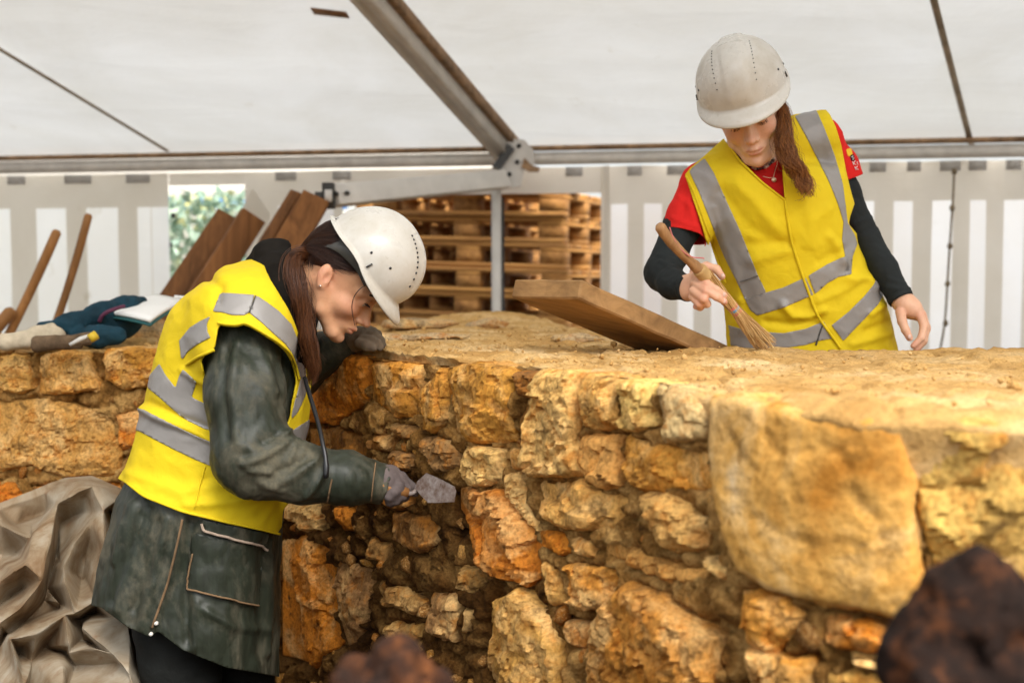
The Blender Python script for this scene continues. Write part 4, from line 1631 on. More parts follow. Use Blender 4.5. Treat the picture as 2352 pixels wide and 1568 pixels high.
M_CREAMG = simple_mat('cream_cloth', (.50, .42, .30), .85, .1, 30, .2, .4, 90)
rollp = [P(14, 786, 3.22), P(70, 779, 3.24), P(132, 768, 3.28)]


def f_roll(p):
    d = d_chain(p, rollp, [.027, .029, .024], .01)
    d = smin(d, d_cone(p, P(85, 760, 3.26), P(120, 748, 3.28), .016, .010), .02)
    return d + .004 * ridged(p * 26, 3)


lo_, hi_ = bounds(rollp, .07)
o = sdf_obj(f_roll, lo_, hi_, .0045, 'work_glove', M_CREAMG)
tag(o, 'cream cloth glove lying beside the brown rolled one', 'glove')
M_BRG = simple_mat('muddy_leather', (.13, .085, .05), .9, .15, 30, .4, .4, 90)
gp = [P(88, 790, 3.17), P(150, 784, 3.18)]


def f_gl(p):
    d = d_cone(p, gp[0], gp[1], .024, .018)
    d = np.maximum(d, -d_cone(p, gp[0] - (gp[1] - gp[0]) * .4, gp[0] + (gp[1] - gp[0]) * .4, .016, .012))
    for (x0, y0, x1, y1, r) in ((150, 780, 205, 768, .010), (150, 790, 205, 786, .010), (145, 795, 185, 797, .009)):
        d = smin(d, d_cone(p, P(x0, y0, 3.18), P(x1, y1, 3.19), r, r * .8), .008)
    return d + .003 * fbm(p * 45, 3)


lo_, hi_ = bounds(gp + [P(210, 790, 3.18)], .06)
o = sdf_obj(f_gl, lo_, hi_, .004, 'rolled_glove', M_BRG)
tag(o, 'muddy brown rolled glove with an open cuff on the low wall', 'glove')
V, F = tube([P(160, 792, 3.14), P(186, 778, 3.15), P(215, 768, 3.16)], [.005, .007, .005], 8)
st = thing('small_tool', 'small steel tool with a yellow handle end beside the teal bag', 'hand tool', P(190, 792, 3.15))
mk('shank', V, F, M_STEELW, st)
V, F = tube([P(206, 778, 3.14), P(222, 768, 3.15)], .013, 10)
mk('grip', V, F, simple_mat('yellow_grip', (.62, .42, .03), .5, .3), st)

# ---- the sawn plank propped on the wall top
pa, pb_ = P(1181, 641, 2.60), P(1369, 656, 2.50)
wv_ = pb_ - pa
ln_end = P(1700, 806, 2.80)
lv = ln_end - pb_
wv_ = wv_ - nrm(lv) * (wv_ @ nrm(lv)) * .55
dn = nrm(np.cross(lv, wv_))
if dn[2] > 0:
    dn = -dn
V, F = box(pa, wv_, lv, dn * .044)
# slightly rough, sawn mesh
bm = bmesh.new()
vs = [bm.verts.new(v) for v in V]
for f in F:
    bm.faces.new([vs[i] for i in f])
bmesh.ops.bevel(bm, geom=bm.edges[:], offset=.004, segments=1, affect='EDGES')
bmesh.ops.subdivide_edges(bm, edges=bm.edges[:], cuts=9, use_grid_fill=True)
bm.verts.ensure_lookup_table()
V = np.array([v.co for v in bm.verts])
bm.verts.index_update()
F = [[v.index for v in f.verts] for f in bm.faces]
bm.free()
V = V + .0025 * np.stack([fbm(V * 25, 3), fbm(V * 25 + 5, 3), fbm(V * 25 + 9, 3)], 1)
tag(mk('plank', V, F, M_PLANK, None, False), 'thick sawn plank propped at a slant on the wall top', 'plank')

# ---- crumpled ground sheet in the trench corner
k = NT('ground_sheet')
co = k.coord('Object')
a1 = k.noise(co, 5, 7, .65, .8)
a2 = k.noise(co, 22, 6, .6)
c = k.ramp(a1.outputs[0], [(.36, (.17, .10, .048)), (.48, (.27, .20, .125)), (.62, (.37, .315, .235))])
c = k.mix(k.ramp(a2.outputs[0], [(.28, .7), (.42, 0.0)]), c, (.25, .14, .07))
d_ = k.bsdf(c, .75, .25, k.bump(a2.outputs[0], .15, .004))
M_SHEET = k.done(d_)
from mathutils.geometry import delaunay_2d_cdt
RIDGE = [[(335, 680), (300, 745), (250, 775), (225, 950), (180, 1110)], [(250, 775), (150, 900), (110, 1040), (180, 1110)], [(455, 800), (400, 850), (325, 960), (275, 1060), (285, 1130), (330, 1260)],
         [(455, 800), (470, 960), (440, 1170), (430, 1200)], [(440, 1210), (555, 1290), (575, 1400), (575, 1540)], [(370, 1320), (480, 1440), (575, 1540)], [(0, 1300), (90, 1240), (180, 1110)],
         [(0, 860), (140, 930)], [(0, 1130), (60, 1080), (110, 1050)], [(140, 1350), (280, 1270), (310, 1400)], [(80, 1370), (150, 1355), (285, 1490), (270, 1600)],
         [(310, 1430), (400, 1410), (520, 1480), (600, 1600)], [(40, 1370), (100, 1600)], [(340, 720), (400, 700), (515, 765)]]
VALLEY = [[(272, 860), (252, 1000), (232, 1060), (215, 1150), (255, 1230)], [(70, 990), (0, 1015)], [(360, 810), (305, 900), (262, 990)], [(40, 1345), (110, 1285), (200, 1200), (262, 1215)],
          [(350, 1290), (420, 1250)], [(0, 1410), (28, 1350)], [(200, 1405), (290, 1425), (330, 1490)], [(120, 1600), (140, 1470), (80, 1425)], [(490, 800), (510, 1000), (478, 1195), (560, 1270)],
          [(600, 1300), (610, 1400)], [(130, 870), (70, 870)], [(360, 1370), (400, 1395)], [(200, 820), (110, 850)], [(380, 1000), (360, 1100)], [(40, 1180), (90, 1150)]]
FLOOR = [[(-90, 800), (0, 800), (100, 790), (200, 730), (280, 660), (400, 650), (540, 700), (640, 900), (650, 1250), (660, 1620), (300, 1640), (-90, 1640), (-90, 1300), (-90, 1100), (-90, 900)]]
cv, ce, off = [], [], []
idx_ = {}
rs = np.random.RandomState(5)
for kind_, lst in ((-.085, RIDGE), (.10, VALLEY), (.06, FLOOR)):
    for ln_ in lst:
        prev = None
        for pt in ln_:
            if pt not in idx_:
                idx_[pt] = len(cv)
                cv.append(Vector(pt))
                off.append(kind_ * rs.uniform(.6, 1.3))
            if prev is not None:
                ce.append((prev, idx_[pt]))
            prev = idx_[pt]
r_ = delaunay_2d_cdt(cv, ce, [], 0, 1e-4)
vo, fo_, ov = r_[0], r_[2], r_[3]
V = []
for v_, src in zip(vo, ov):
    o_ = off[src[0]] if len(src) and src[0] < len(off) else .0
    x_, y_ = Z7([(v_[0], v_[1])])[0]
    V.append(P(x_, y_, 2.97 - (v_[1] - 680) / 888 * .58 + o_))
V = np.array(V)
T = np.array([list(f_) for f_ in fo_])
for _ in range(3):                                    # split each facet so that it can buckle a little
    e = np.sort(np.concatenate([T[:, [0, 1]], T[:, [1, 2]], T[:, [2, 0]]]), 1)
    ue, inv = np.unique(e, axis=0, return_inverse=True)
    inv = inv.reshape(-1)
    n_ = len(T)
    a_, b_, c_ = inv[:n_] + len(V), inv[n_:2 * n_] + len(V), inv[2 * n_:] + len(V)
    V = np.concatenate([V, V[ue].mean(1)])
    T = np.concatenate([np.stack([T[:, 0], a_, c_], 1), np.stack([T[:, 1], b_, a_], 1), np.stack([T[:, 2], c_, b_], 1), np.stack([a_, b_, c_], 1)])
V = V + .010 * np.stack([fbm(V * 7, 2), fbm(V * 7 + 5, 2), fbm(V * 7 + 9, 2)], 1) + .003 * np.stack([fbm(V * 30, 3), fbm(V * 30 + 5, 3), fbm(V * 30 + 9, 3)], 1)
for _ in range(2):                                    # soften the creases
    acc, cn_ = np.zeros_like(V), np.zeros(len(V))
    for a_, b_ in ((0, 1), (1, 2), (2, 0)):
        np.add.at(acc, T[:, a_], V[T[:, b_]])
        np.add.at(acc, T[:, b_], V[T[:, a_]])
        np.add.at(cn_, T[:, a_], 1)
        np.add.at(cn_, T[:, b_], 1)
    V = V * .55 + .45 * acc / cn_[:, None]
n0 = vnormals(V, T)
if (n0[:, 1]).mean() > 0:
    T = T[:, ::-1]
sheet = mk('ground_sheet', V, T, M_SHEET, None, True)
sheet.data.set_sharp_from_angle(angle=R_(42))
tag(sheet, 'crumpled muddy grey ground sheet heaped at the foot of the wall', 'tarpaulin')
# ================================================================== PEOPLE: shared modelling
def slices(rows, d_of, b_of, ex=2.4, px_d=None):
    """a trunk as stacked ovals: rows of (picture row, left, right) at the depth of its middle"""
    ys = np.array([r[0] for r in rows], float)
    zs, cx_, a_, dc, bb = [], [], [], [], []
    for (y, xl, xr) in rows:
        d = float(np.interp(y, *d_of))
        zs.append(P((xl + xr) / 2, y, d)[2])
        cx_.append(P((xl + xr) / 2, y, d)[0])
        a_.append(S((xr - xl) / 2, d))
        dc.append(d)
        bb.append(float(np.interp(y, *b_of)))
    zs, cx_, a_, dc, bb = [np.array(v)[::-1] for v in (zs, cx_, a_, dc, bb)]
    # smooth resampling
    zz = np.linspace(zs[0], zs[-1], 160)
    ker = np.exp(-np.linspace(-2, 2, 21) ** 2)
    ker /= ker.sum()

    def sm(v):
        w_ = np.interp(zz, zs, v)
        w_ = np.concatenate([np.full(10, w_[0]), w_, np.full(10, w_[-1])])
        return np.convolve(w_, ker, 'valid')
    CXs, As, DCs, Bs = sm(cx_), sm(a_), sm(dc), sm(bb)

    def f(p, grow=0.0):
        z = p[:, 2]
        c = np.interp(z, zz, CXs)
        a = np.interp(z, zz, As) + grow
        dcx = np.interp(z, zz, DCs)
        b = np.interp(z, zz, Bs) + grow
        u = np.abs(p[:, 0] - c) / a
        v = np.abs(p[:, 1] - dcx) / b
        r = (u ** ex + v ** ex) ** (1 / ex)
        d = (r - 1) * np.minimum(a, b) * .93
        return smax(smax(d, z - (zs[-1] + grow), .04), (zs[0] - grow) - z, .03)
    return f


def folds(p, lines, near=None):
    """ridges (amp > 0) or creases (amp < 0) along picture-space lines on the near side"""
    q = proj(p)
    out = np.zeros(len(p))
    for (pts, amp, wd) in lines:
        d = np.full(len(q), 1e9)
        for i in range(len(pts) - 1):
            a, b = np.asarray(pts[i], float), np.asarray(pts[i + 1], float)
            ab = b - a
            t = np.clip(((q - a) @ ab) / (ab @ ab), 0, 1)
            d = np.minimum(d, np.linalg.norm(q - a - t[:, None] * ab, axis=1))
        e = amp * np.exp(-(d / wd) ** 2)
        out += e
    if near is not None:
        out *= np.clip((near - p[:, 1]) / .04, 0, 1)
    return out


def frame(f, up):
    f = nrm(f)
    up = nrm(np.asarray(up) - f * (np.asarray(up) @ f))
    l = np.cross(up, f)
    return np.stack([f, l, up], 1)          # columns: forward, left, up


def aspect(q, asp):
    """individual proportions: depth of the face, length below the ears"""
    return np.stack([q[:, 0] / asp[0], q[:, 1], np.where(q[:, 2] < 0, q[:, 2] / asp[1], q[:, 2])], 1)


def head_field(p, o, Rm, s, neck_to, neck_r, eyes_open, asp=(1.0, 1.0)):
    q = aspect(((p - o) @ Rm) / s, asp)
    ay = np.abs(q[:, 1])
    m = np.stack([q[:, 0], ay, q[:, 2]], 1)          # mirrored half
    d = d_ell(q, (.008, 0, .050), (.081, .072, .084))
    d = smin(d, d_ell(q, (.042, 0, .045), (.050, .060, .050)), .02)
    d = smin(d, d_ell(q, (.040, 0, -.020), (.050, .056, .066)), .02)
    d = smin(d, d_chain(m, [(.004, .054, -.026), (.026, .047, -.066), (.070, .018, -.094), (.080, 0, -.098)], [.018, .015, .015, .015], .012), .018)
    d = smin(d, d_sph(q, (.083, 0, -.096), .0150), .012)
    d = smin(d, d_ell(q, (.074, 0, -.060), (.024, .032, .028)), .014)
    d = smin(d, d_cone(q, (.082, 0, -.030), (.086, 0, -.060), .0125, .0135), .010)
    d = smin(d, d_ell(m, (.060, .034, -.022), (.026, .026, .024)), .018)
    d = smin(d, d_chain(m, [(.066, .050, .022), (.086, .032, .029), (.092, .012, .026), (.092, 0, .024)], [.009, .009, .008, .008], .008), .014)
    d = smax(d, -d_ell(m, (.106, .032, .009), (.018, .019, .0125)), .012)
    d = smin(d, d_sph(m, (.0790, .0315, .009), .0140), .005)
    if eyes_open:
        d = smax(d, -d_ell(m, (.094, .0320, .0060), (.012, .0140, .0060)), .002)
    # nose
    d = smin(d, d_cone(q, (.078, 0, .012), (.094, 0, -.026), .0095, .0125), .010)
    d = smin(d, d_cone(q, (.089, 0, .017), (.110, 0, -.026), .0060, .0075), .011)
    d = smin(d, d_sph(q, (.1115, 0, -.0295), .0088), .007)
    d = smin(d, d_ell(m, (.0985, .0120, -.0335), (.0095, .0065, .0070)), .005)
    d = smax(d, -d_ell(m, (.1050, .0062, -.0410), (.0055, .0032, .0038)), .003)
    # mouth
    d = smin(d, d_chain(m, [(.0885, .0225, -.0625), (.0985, .010, -.0585), (.1015, .003, -.0570), (.1010, 0, -.0580)], [.0025, .0044, .0050, .0048], .004), .005)
    d = smin(d, d_chain(m, [(.0885, .0200, -.0655), (.0965, .009, -.0685), (.0985, 0, -.0692)], [.0025, .0052, .0060], .004), .005)
    d = smax(d, -d_chain(m, [(.0915, .0235, -.0630), (.1020, .011, -.0632), (.1070, 0, -.0628)], [.0011, .0015, .0015], .001), .0022)
    d = smax(d, -d_ell(q, (.102, 0, -.0815), (.0085, .016, .0050)), .007)
    # ears
    e = d_ell(np.stack([m[:, 0] + .22 * (m[:, 2]), m[:, 1] - .10 * np.clip(-(m[:, 0]), -.02, .03), m[:, 2]], 1), (-.004, .0705, .000), (.0150, .0080, .0260))
    e = smax(e, -d_ell(m, (.004, .0790, .004), (.0075, .0060, .0130)), .004)
    e = smin(e, d_sph(m, (.002, .0690, -.0215), .0068), .008)
    d = smin(d, e, .006)
    d = d * s
    if neck_to is not None:
        a = o + Rm @ np.array([-.022, 0, -.045]) * s
        d = smin(d, d_cone(p, a, neck_to, neck_r[0], neck_r[1]), .028)
    return d


def head_colour(V, o, Rm, s, skin, lip, blush, brow, asp=(1.0, 1.0)):
    q = aspect(((V - o) @ Rm) / s, asp)
    ay = np.abs(q[:, 1])
    col = np.repeat(np.array(skin)[None], len(V), 0)

    def blend(w_, c_):
        w_ = np.clip(w_, 0, 1)[:, None]
        return col * (1 - w_) + np.array(c_) * w_
    for c_, r_, k_ in (((.070, .040, -.022), .030, .65), ((.112, 0, -.030), .016, .6), ((0, .078, 0), .034, .55), ((.085, 0, -.098), .02, .3)):
        dd = np.linalg.norm(np.stack([q[:, 0], ay, q[:, 2]], 1) - np.array(c_), axis=1)
        col = blend(k_ * np.exp(-(dd / r_) ** 2), blush)
    m = np.stack([q[:, 0], ay, q[:, 2]], 1)
    dl = np.minimum(d_chain(m, [(.0895, .0215, -.0620), (.0985, .010, -.0590), (.1015, 0, -.0580)], [.0012, .0042, .0046], .002),
                    d_chain(m, [(.0895, .0195, -.0650), (.0965, .009, -.0685), (.0985, 0, -.0690)], [.0012, .0048, .0058], .002))
    col = blend(.85 * np.clip(1 - dl / .0022, 0, 1) * (q[:, 0] > .08), lip)
    # crease of the mouth, lash line and nostrils are simply darker skin
    db = d_chain(m, [(.080, .047, .0262), (.0905, .034, .0305), (.0965, .014, .0255)], [.0012, .0030, .0034], .002)
    col = blend(.8 * np.clip(1 - db / .0016, 0, 1) * (q[:, 0] > .05), brow)
    return col


k = NT('skin')
at = k.n('ShaderNodeVertexColor')
at.layer_name = 'Col'
co = k.coord('Object')
n1 = k.noise(co, 160, 4, .6)
n2 = k.noise(co, 30, 4, .6)
c = k.mix(.7, at.outputs[0], k.ramp(n2.outputs[0], [(.3, (.88, .82, .80)), (.7, (1.06, 1.05, 1.04))]), 'MULTIPLY')
c = k.mix(.3, c, k.ramp(n1.outputs[0], [(.32, (.80, .68, .60)), (.44, (1, 1, 1))]), 'MULTIPLY')
b_ = k.bsdf(c, .48, .40, k.bump(n1.outputs[0], .10, .001))
b_.inputs['Subsurface Weight'].default_value = .12
b_.inputs['Subsurface Radius'].default_value = (.012, .004, .002)
b_.inputs['Subsurface Scale'].default_value = .6
M_SKIN = k.done(b_)


def fabric(name, col, rough=.85, weave=600, var=.12, wr=.3, spec=.15, sheen=.0, bigvar=None, wscale=22):
    k = NT(name)
    co = k.coord('Object')
    n = k.noise(co, 9, 5, .6)
    wv_ = k.noise(co, weave, 2, .5)
    wr_ = k.noise(co, wscale, 4, .55, .8)
    lo_ = tuple(x * (1 - var) for x in col)
    hi_ = tuple(min(x * (1 + var), 1) for x in col)
    c = k.ramp(n.outputs[0], [(.3, lo_), (.7, hi_)])
    nm = k.bump(wv_.outputs[0], .15, .0008, k.bump(wr_.outputs[0], wr, .006))
    b = k.bsdf(c, rough, spec, nm)
    if sheen:
        b.inputs['Sheen Weight'].default_value = sheen
    return k.done(b)


k = NT('hi_vis_yellow')
co = k.coord('Object')
n1 = k.noise(co, 7, 6, .65, .5)
n2 = k.noise(co, 24, 4, .55, .8)
n3 = k.noise(co, 650, 2, .5)
c = k.ramp(n1.outputs[0], [(.24, (.44, .31, .03)), (.36, (.66, .48, .012)), (.7, (.71, .53, .012))])
M_VEST = k.done(k.bsdf(c, .75, .2, k.bump(n3.outputs[0], .2, .0008, k.bump(n2.outputs[0], .35, .006))))
M_BAND = fabric('reflective_tape', (.25, .235, .22), .42, 900, .05, .12, .5)
M_RED = fabric('red_cotton', (.62, .022, .018), .9, 600, .12, .4, .1)
M_BLK = fabric('black_jersey', (.013, .016, .016), .8, 600, .2, .4, .25)
M_BLACKF = fabric('black_fleece', (.012, .010, .008), .95, 300, .35, .5, .1)
M_TROUS = fabric('dark_trousers', (.010, .011, .010), .8, 500, .3, .5, .2)
M_NAVYT = fabric('dark_work_trousers', (.022, .026, .020), .85, 500, .2, .5, .2)
M_GLOVE = fabric('muddy_glove', (.19, .145, .10), .9, 260, .4, .6, .15)
M_GLOVEP = fabric('grey_glove', (.12, .095, .09), .85, 260, .3, .6, .15)
# waxed green coat with a bloom of dried mud
k = NT('green_coat')
co = k.coord('Object')
n1 = k.noise(k.coord('Object', (1, 1, .55)), 8, 8, .72, .7)
n2 = k.noise(co, 60, 6, .7)
n3 = k.noise(co, 26, 4, .55, 1.0)
n4 = k.noise(co, 500, 2, .5)
st_ = k.coord('Object', (30, 30, 5))
n5 = k.noise(st_, 3, 5, .65)
dust = k.mix(1.0, k.ramp(n1.outputs[0], [(.46, 0.03), (.70, .85)]), k.ramp(n2.outputs[0], [(.28, .25), (.62, 1.0)]), 'MULTIPLY')
c = k.mix(dust, k.ramp(n5.outputs[0], [(.3, (.012, .0155, .010)), (.7, (.025, .032, .021))]), (.17, .145, .095))
b_ = k.bsdf(c, .5, .35, k.bump(n4.outputs[0], .12, .0006, k.bump(n3.outputs[0], .22, .005)))
k.l(k.ramp(dust, [(0, .46), (.6, .9)]), b_.inputs['Roughness'])
M_COAT = k.done(b_)
M_HELM = None
k = NT('helmet_plastic')
co = k.coord('Object')
n1 = k.noise(co, 10, 6, .65)
n2 = k.noise(co, 70, 4, .6)
c = k.ramp(n1.outputs[0], [(.30, (.46, .42, .345)), (.55, (.56, .535, .48))])
c = k.mix(.5, c, k.ramp(n2.outputs[0], [(.26, (.72, .66, .58)), (.38, (1, 1, 1))]), 'MULTIPLY')
b_ = k.bsdf(c, .30, .5)
k.l(k.ramp(n1.outputs[0], [(.3, .5), (.6, .26)]), b_.inputs['Roughness'])
M_HELM = k.done(b_)
M_STRAP = simple_mat('harness_plastic', (.060, .058, .052), .5, .4, 40, .3)
M_BLKP = simple_mat('black_plastic', (.008, .008, .009), .35, .5)


def hair_mat(name, c0, c1):
    k = NT(name)
    g = k.n('ShaderNodeNewGeometry')
    c = k.ramp(g.outputs['Random Per Island'], [(0, c0), (1, c1)])
    return k.done(k.bsdf(c, .42, .45))


M_HAIRL = hair_mat('dark_brown_hair', (.012, .004, .002), (.055, .018, .007))
M_HAIRLR = hair_mat('brown_hair_ends', (.035, .012, .005), (.16, .055, .018))
M_HAIRR = hair_mat('auburn_hair', (.06, .016, .004), (.40, .15, .035))
M_EYEW = simple_mat('eye_white', (.36, .31, .28), .2, .5)
M_IRIS = simple_mat('dark_iris', (.012, .006, .003), .1, .6)


def helmet(parent, o, Rm, s=1.0, ls=1.0, vs=1.0):
    """hard hat: dome, peak, rain gutter, vents and slots"""
    nph, nth = 96, 40
    ph = np.linspace(0, 2 * np.pi, nph, endpoint=False)
    cph, sph = np.cos(ph), np.sin(ph)
    A = np.where(cph > 0, .117, .121) * ls
    Bw = .105
    rr = 1 / np.sqrt((cph / A) ** 2 + (sph / Bw) ** 2)
    fr = np.clip(cph, 0, 1)
    rimz = .006 + .016 * fr ** 2 + .006 * np.exp(-((np.abs(((ph + np.pi) % (2 * np.pi)) - np.pi) - 1.75) / .35) ** 2) - .008 * np.clip(-cph, 0, 1)
    H = .128
    rows = []
    for t in np.linspace(0.02, 1, nth):
        th = t * np.pi / 2
        r = rr * np.sin(th) ** .92
        z = rimz + (H - rimz) * np.cos(th) ** .95
        x, y = r * cph - .012, r * sph
        ridge = .0032 * (1 / (1 + np.exp((np.abs(y) - .026) / .0018))) * np.clip((1 - t) * 6, 0, 1) * (np.abs(cph) > .05)
        z = z + ridge * np.cos(th)
        x = x + ridge * np.sin(th) * np.sign(cph)
        rows.append(np.column_stack([x, y, z]))
    base = rows[-1]
    nx, ny = cph, sph
    pk = np.clip(cph, 0, 1) ** 1.4
    bk = np.clip(-cph, 0, 1) ** 2
    for k_, (o1, dz) in enumerate(((.25, -.004), (.6, -.010), (.9, -.0155), (1.0, -.021), (1.0, -.024))):
        ext = (.006 + .032 * pk + .004 * bk) * o1
        rows.append(np.column_stack([base[:, 0] + nx * ext, base[:, 1] + ny * ext * .75, base[:, 2] + dz * (.35 + .65 * pk)]))
    L3 = np.concatenate([np.array([[-.012, 0, H + .0032]])] + rows) * s
    n = nph
    j = np.arange(n)
    j2 = (j + 1) % n
    T = [np.stack([np.zeros(n, int), 1 + j, 1 + j2], 1)]
    for r in range(len(rows) - 1):
        a = 1 + r * n
        T.append(np.stack([a + j, a + n + j, a + n + j2], 1))
        T.append(np.stack([a + j, a + n + j2, a + j2], 1))
    W = o + L3 @ Rm.T
    hat = mk('hard_hat', W, np.concatenate(T), M_HELM, parent, True, solid=.0035, solid_off=-1)

    def surf(phi, t, lift=.0006):
        i = int(round(phi / (2 * np.pi) * nph)) % nph
        r = min(int(round((t - .02) / .98 * (nth - 1))), nth - 2)
        i2, r2 = (i + 1) % nph, r + 1
        a, b, c_ = rows[r][i], rows[r][i2], rows[r2][i]
        nn_ = nrm(np.cross(c_ - a, b - a))
        if nn_ @ (a - np.array([0, 0, .02])) < 0:
            nn_ = -nn_
        dn_ = nrm(c_ - a)
        return a * s + nn_ * lift, nn_, dn_
    # vent slots beside the ridge
    for sgn in (-1, 1):
        for q_ in range(13):
            x = -.012 + q_ * .0088
            y = sgn * (.046 - .00009 * (q_ - 6) ** 2)
            a_ = math.atan2(y, x + .012)
            rr_ = 1 / math.sqrt((math.cos(a_) / ((.117 if math.cos(a_) > 0 else .121) * ls)) ** 2 + (math.sin(a_) / Bw) ** 2)
            th_ = math.asin(min((math.hypot(x + .012, y) / rr_) ** (1 / .92), 1))
            rz_ = .006 + .016 * max(math.cos(a_), 0) ** 2
            c_ = np.array([x, y, rz_ + (H - rz_) * math.cos(th_) ** .95]) * s
            if math.hypot(x + .012, y) / rr_ > .93:
                continue
            nn_ = nrm((c_ - np.array([-.012, 0, .0])) / np.array([.117 ** 2, .105 ** 2, .128 ** 2]))
            tx = nrm(np.array([1, 0, 0]) - nn_ * nn_[0])
            ty = np.cross(nn_, tx)
            V, F = cbox(o + Rm @ (c_ + nn_ * .0008), Rm @ tx * .0042 * vs, Rm @ ty * .0036 * vs, Rm @ nn_ * .002)
            mk('vent_slot', V, F, M_BLKP, hat, False)
    for sgn in (-1, 1):
        for (x, z0, w_, h_) in ((.028, .052, .0035, .0035), (-.020, .036, .0035, .0035)):
            al = np.concatenate(rows[:nth])
            al_ = al[al[:, 1] * sgn > 0]
            i = np.argmin((al_[:, 0] - x) ** 2 + (al_[:, 2] - z0) ** 2)
            c_ = al_[i] * s
            nn_ = nrm((c_ - np.array([-.012, 0, .0])) / np.array([.117 ** 2, .105 ** 2, .128 ** 2]))
            a = o + Rm @ (c_ - nn_ * .002)
            V, F = tube([a, a + Rm @ nn_ * .0035], .0028, 8)
            mk('rivet', V, F, M_BLKP, hat, False)
        # accessory slot housing over the ear
        al = np.concatenate(rows[:nth])
        al_ = al[al[:, 1] * sgn > 0]
        i = np.argmin((al_[:, 0] - .005) ** 2 + (al_[:, 2] - .020) ** 2)
        c_ = al_[i] * s
        nn_ = nrm((c_ - np.array([-.012, 0, .0])) / np.array([.117 ** 2, .105 ** 2, .128 ** 2]))
        tx = nrm(np.array([1, 0, 0]) - nn_ * nn_[0])
        ty = np.cross(nn_, tx)
        V, F = cbox(o + Rm @ (c_ + nn_ * .001), Rm @ tx * .004, Rm @ ty * .014, Rm @ nn_ * .004)
        mk('slot', V, F, M_STRAP, hat, False)
    return hat


def sheet_from(f, lo, hi, h, disp=None):
    """garment surface; folds and wrinkles push its points along their normals"""
    V, Q = surface_nets(f, lo, hi, h)
    T = tri(Q)
    if disp is not None:
        V = V + vnormals(V, T) * disp(V)[:, None]
    return V, T


def facing(V, T):
    """> 0 where the surface faces the camera"""
    n = vnormals(V, T)
    v = CAMV - V
    return (n * v).sum(1) / np.linalg.norm(v, axis=1)


def band(V, T, poly, mat, name, parent, lift=.0016, rnd=1, near=None):
    """cut a strip out of a garment surface along a picture-space outline, laid a little proud of it"""
    Vc, Tc = V, T
    fc = facing(V, T)
    keepf = (fc[T].mean(1) > -.05)
    if near is not None:
        keepf &= V[T][:, :, 1].mean(1) < near
    Vc, Tc = compact(V, T[keepf])
    pl = chaikin(poly, rnd) if rnd else np.asarray(poly, float)
    Vc, Tc = clip(Vc, Tc, lambda v: poly_sd(proj(v), pl))
    if len(Tc) == 0:
        return None
    n = vnormals(Vc, Tc)
    return mk(name, Vc + n * lift, Tc, mat, parent, True, solid=.0016, solid_off=-1)


def limb_strands(path, rad, n, k, seed, wave=0.0, wf=2.0, spread=1.0, tipspread=1.0, flat=None):
    """a lock of hair that follows a path: strands spread over its cross-section"""
    rs = np.random.RandomState(seed)
    pth = resample(chaikin(path, 3, False), k)
    tan = np.gradient(pth, axis=0)
    tan /= np.linalg.norm(tan, axis=1)[:, None]
    n1 = np.cross(tan, [0.2, 1, 0.1])
    n1 /= np.linalg.norm(n1, axis=1)[:, None]
    n2 = np.cross(tan, n1)
    rad = np.interp(np.linspace(0, 1, k), np.linspace(0, 1, len(rad)), rad)
    a = rs.rand(n) * 2 * np.pi
    r = np.sqrt(rs.rand(n))
    ph = rs.rand(n) * 6.28
    clump = rs.randint(0, 9, n)
    cph = rs.rand(9) * 6.28
    ln = rs.uniform(.62, 1.0, n)
    out = []
    tt = np.linspace(0, 1, k)
    for i in range(n):
        ti = tt * ln[i]
        base = np.stack([np.interp(ti, tt, pth[:, c]) for c in range(3)], 1)
        rd = np.interp(ti, tt, rad)
        m1 = np.stack([np.interp(ti, tt, n1[:, c]) for c in range(3)], 1)
        m2 = np.stack([np.interp(ti, tt, n2[:, c]) for c in range(3)], 1)
        tw = a[i] + 1.6 * ti
        fr_ = .12 * rd * np.sin(9 * ti + ph[i] * 3)
        wv_ = wave * ti * np.sin(wf * 6.28 * ti + cph[clump[i]] + .3 * ph[i])
        wv2 = wave * ti * np.cos(wf * 5.1 * ti + 1.7 * cph[clump[i]])
        out.append(base + m1 * (rd * r[i] * np.cos(tw) + wv_ + fr_)[:, None] + m2 * (rd * r[i] * np.sin(tw) + wv2)[:, None])
    return np.array(out)


def cap_strands(o, Rm, s, tie, n, seed, asp=1.0, k=14, lift=.004, zmin=.0):
    """hair combed back over the skull to a tie"""
    rs = np.random.RandomState(seed)
    c0 = np.array([.008, 0, .050])
    rad = np.array([.081, .072, .084]) + lift
    tl = (np.asarray(tie) - c0) / rad
    out = []
    while len(out) < n:
        v = nrm(rs.normal(size=3))
        q = c0 + v * rad
        x, y, z = q
        hair = z > (.020 + .75 * max(x - .010, 0)) if x > -.03 else z > -.028 - .2 * (x + .03)
        if x > .062 or not hair:
            continue
        t = np.linspace(0, 1, k)[:, None]
        w_ = nrm(tl) * np.linalg.norm(tl)
        path = v * (1 - t) + w_ * t
        nl = np.linalg.norm(path, axis=1)
        tgt = 1.0 + (np.linalg.norm(tl) - 1) * t[:, 0] ** 3 + rs.uniform(0, .05)
        path = path / nl[:, None] * tgt[:, None]
        ql = c0 + path * rad
        ql[:, 2] += .010 * np.sin(np.pi * t[:, 0]) * (np.abs(ql[:, 1]) > .03)
        out.append(ql)
    L = np.array(out) * s * [asp, 1, 1]
    return o + L @ Rm.T
# ================================================================== PERSON 1: bent over the wall face, seen from the side
def G2(x, y):                       # coordinates read off enlargements of the photograph
    return (293.5 + x / 4, 588 + y / 4)


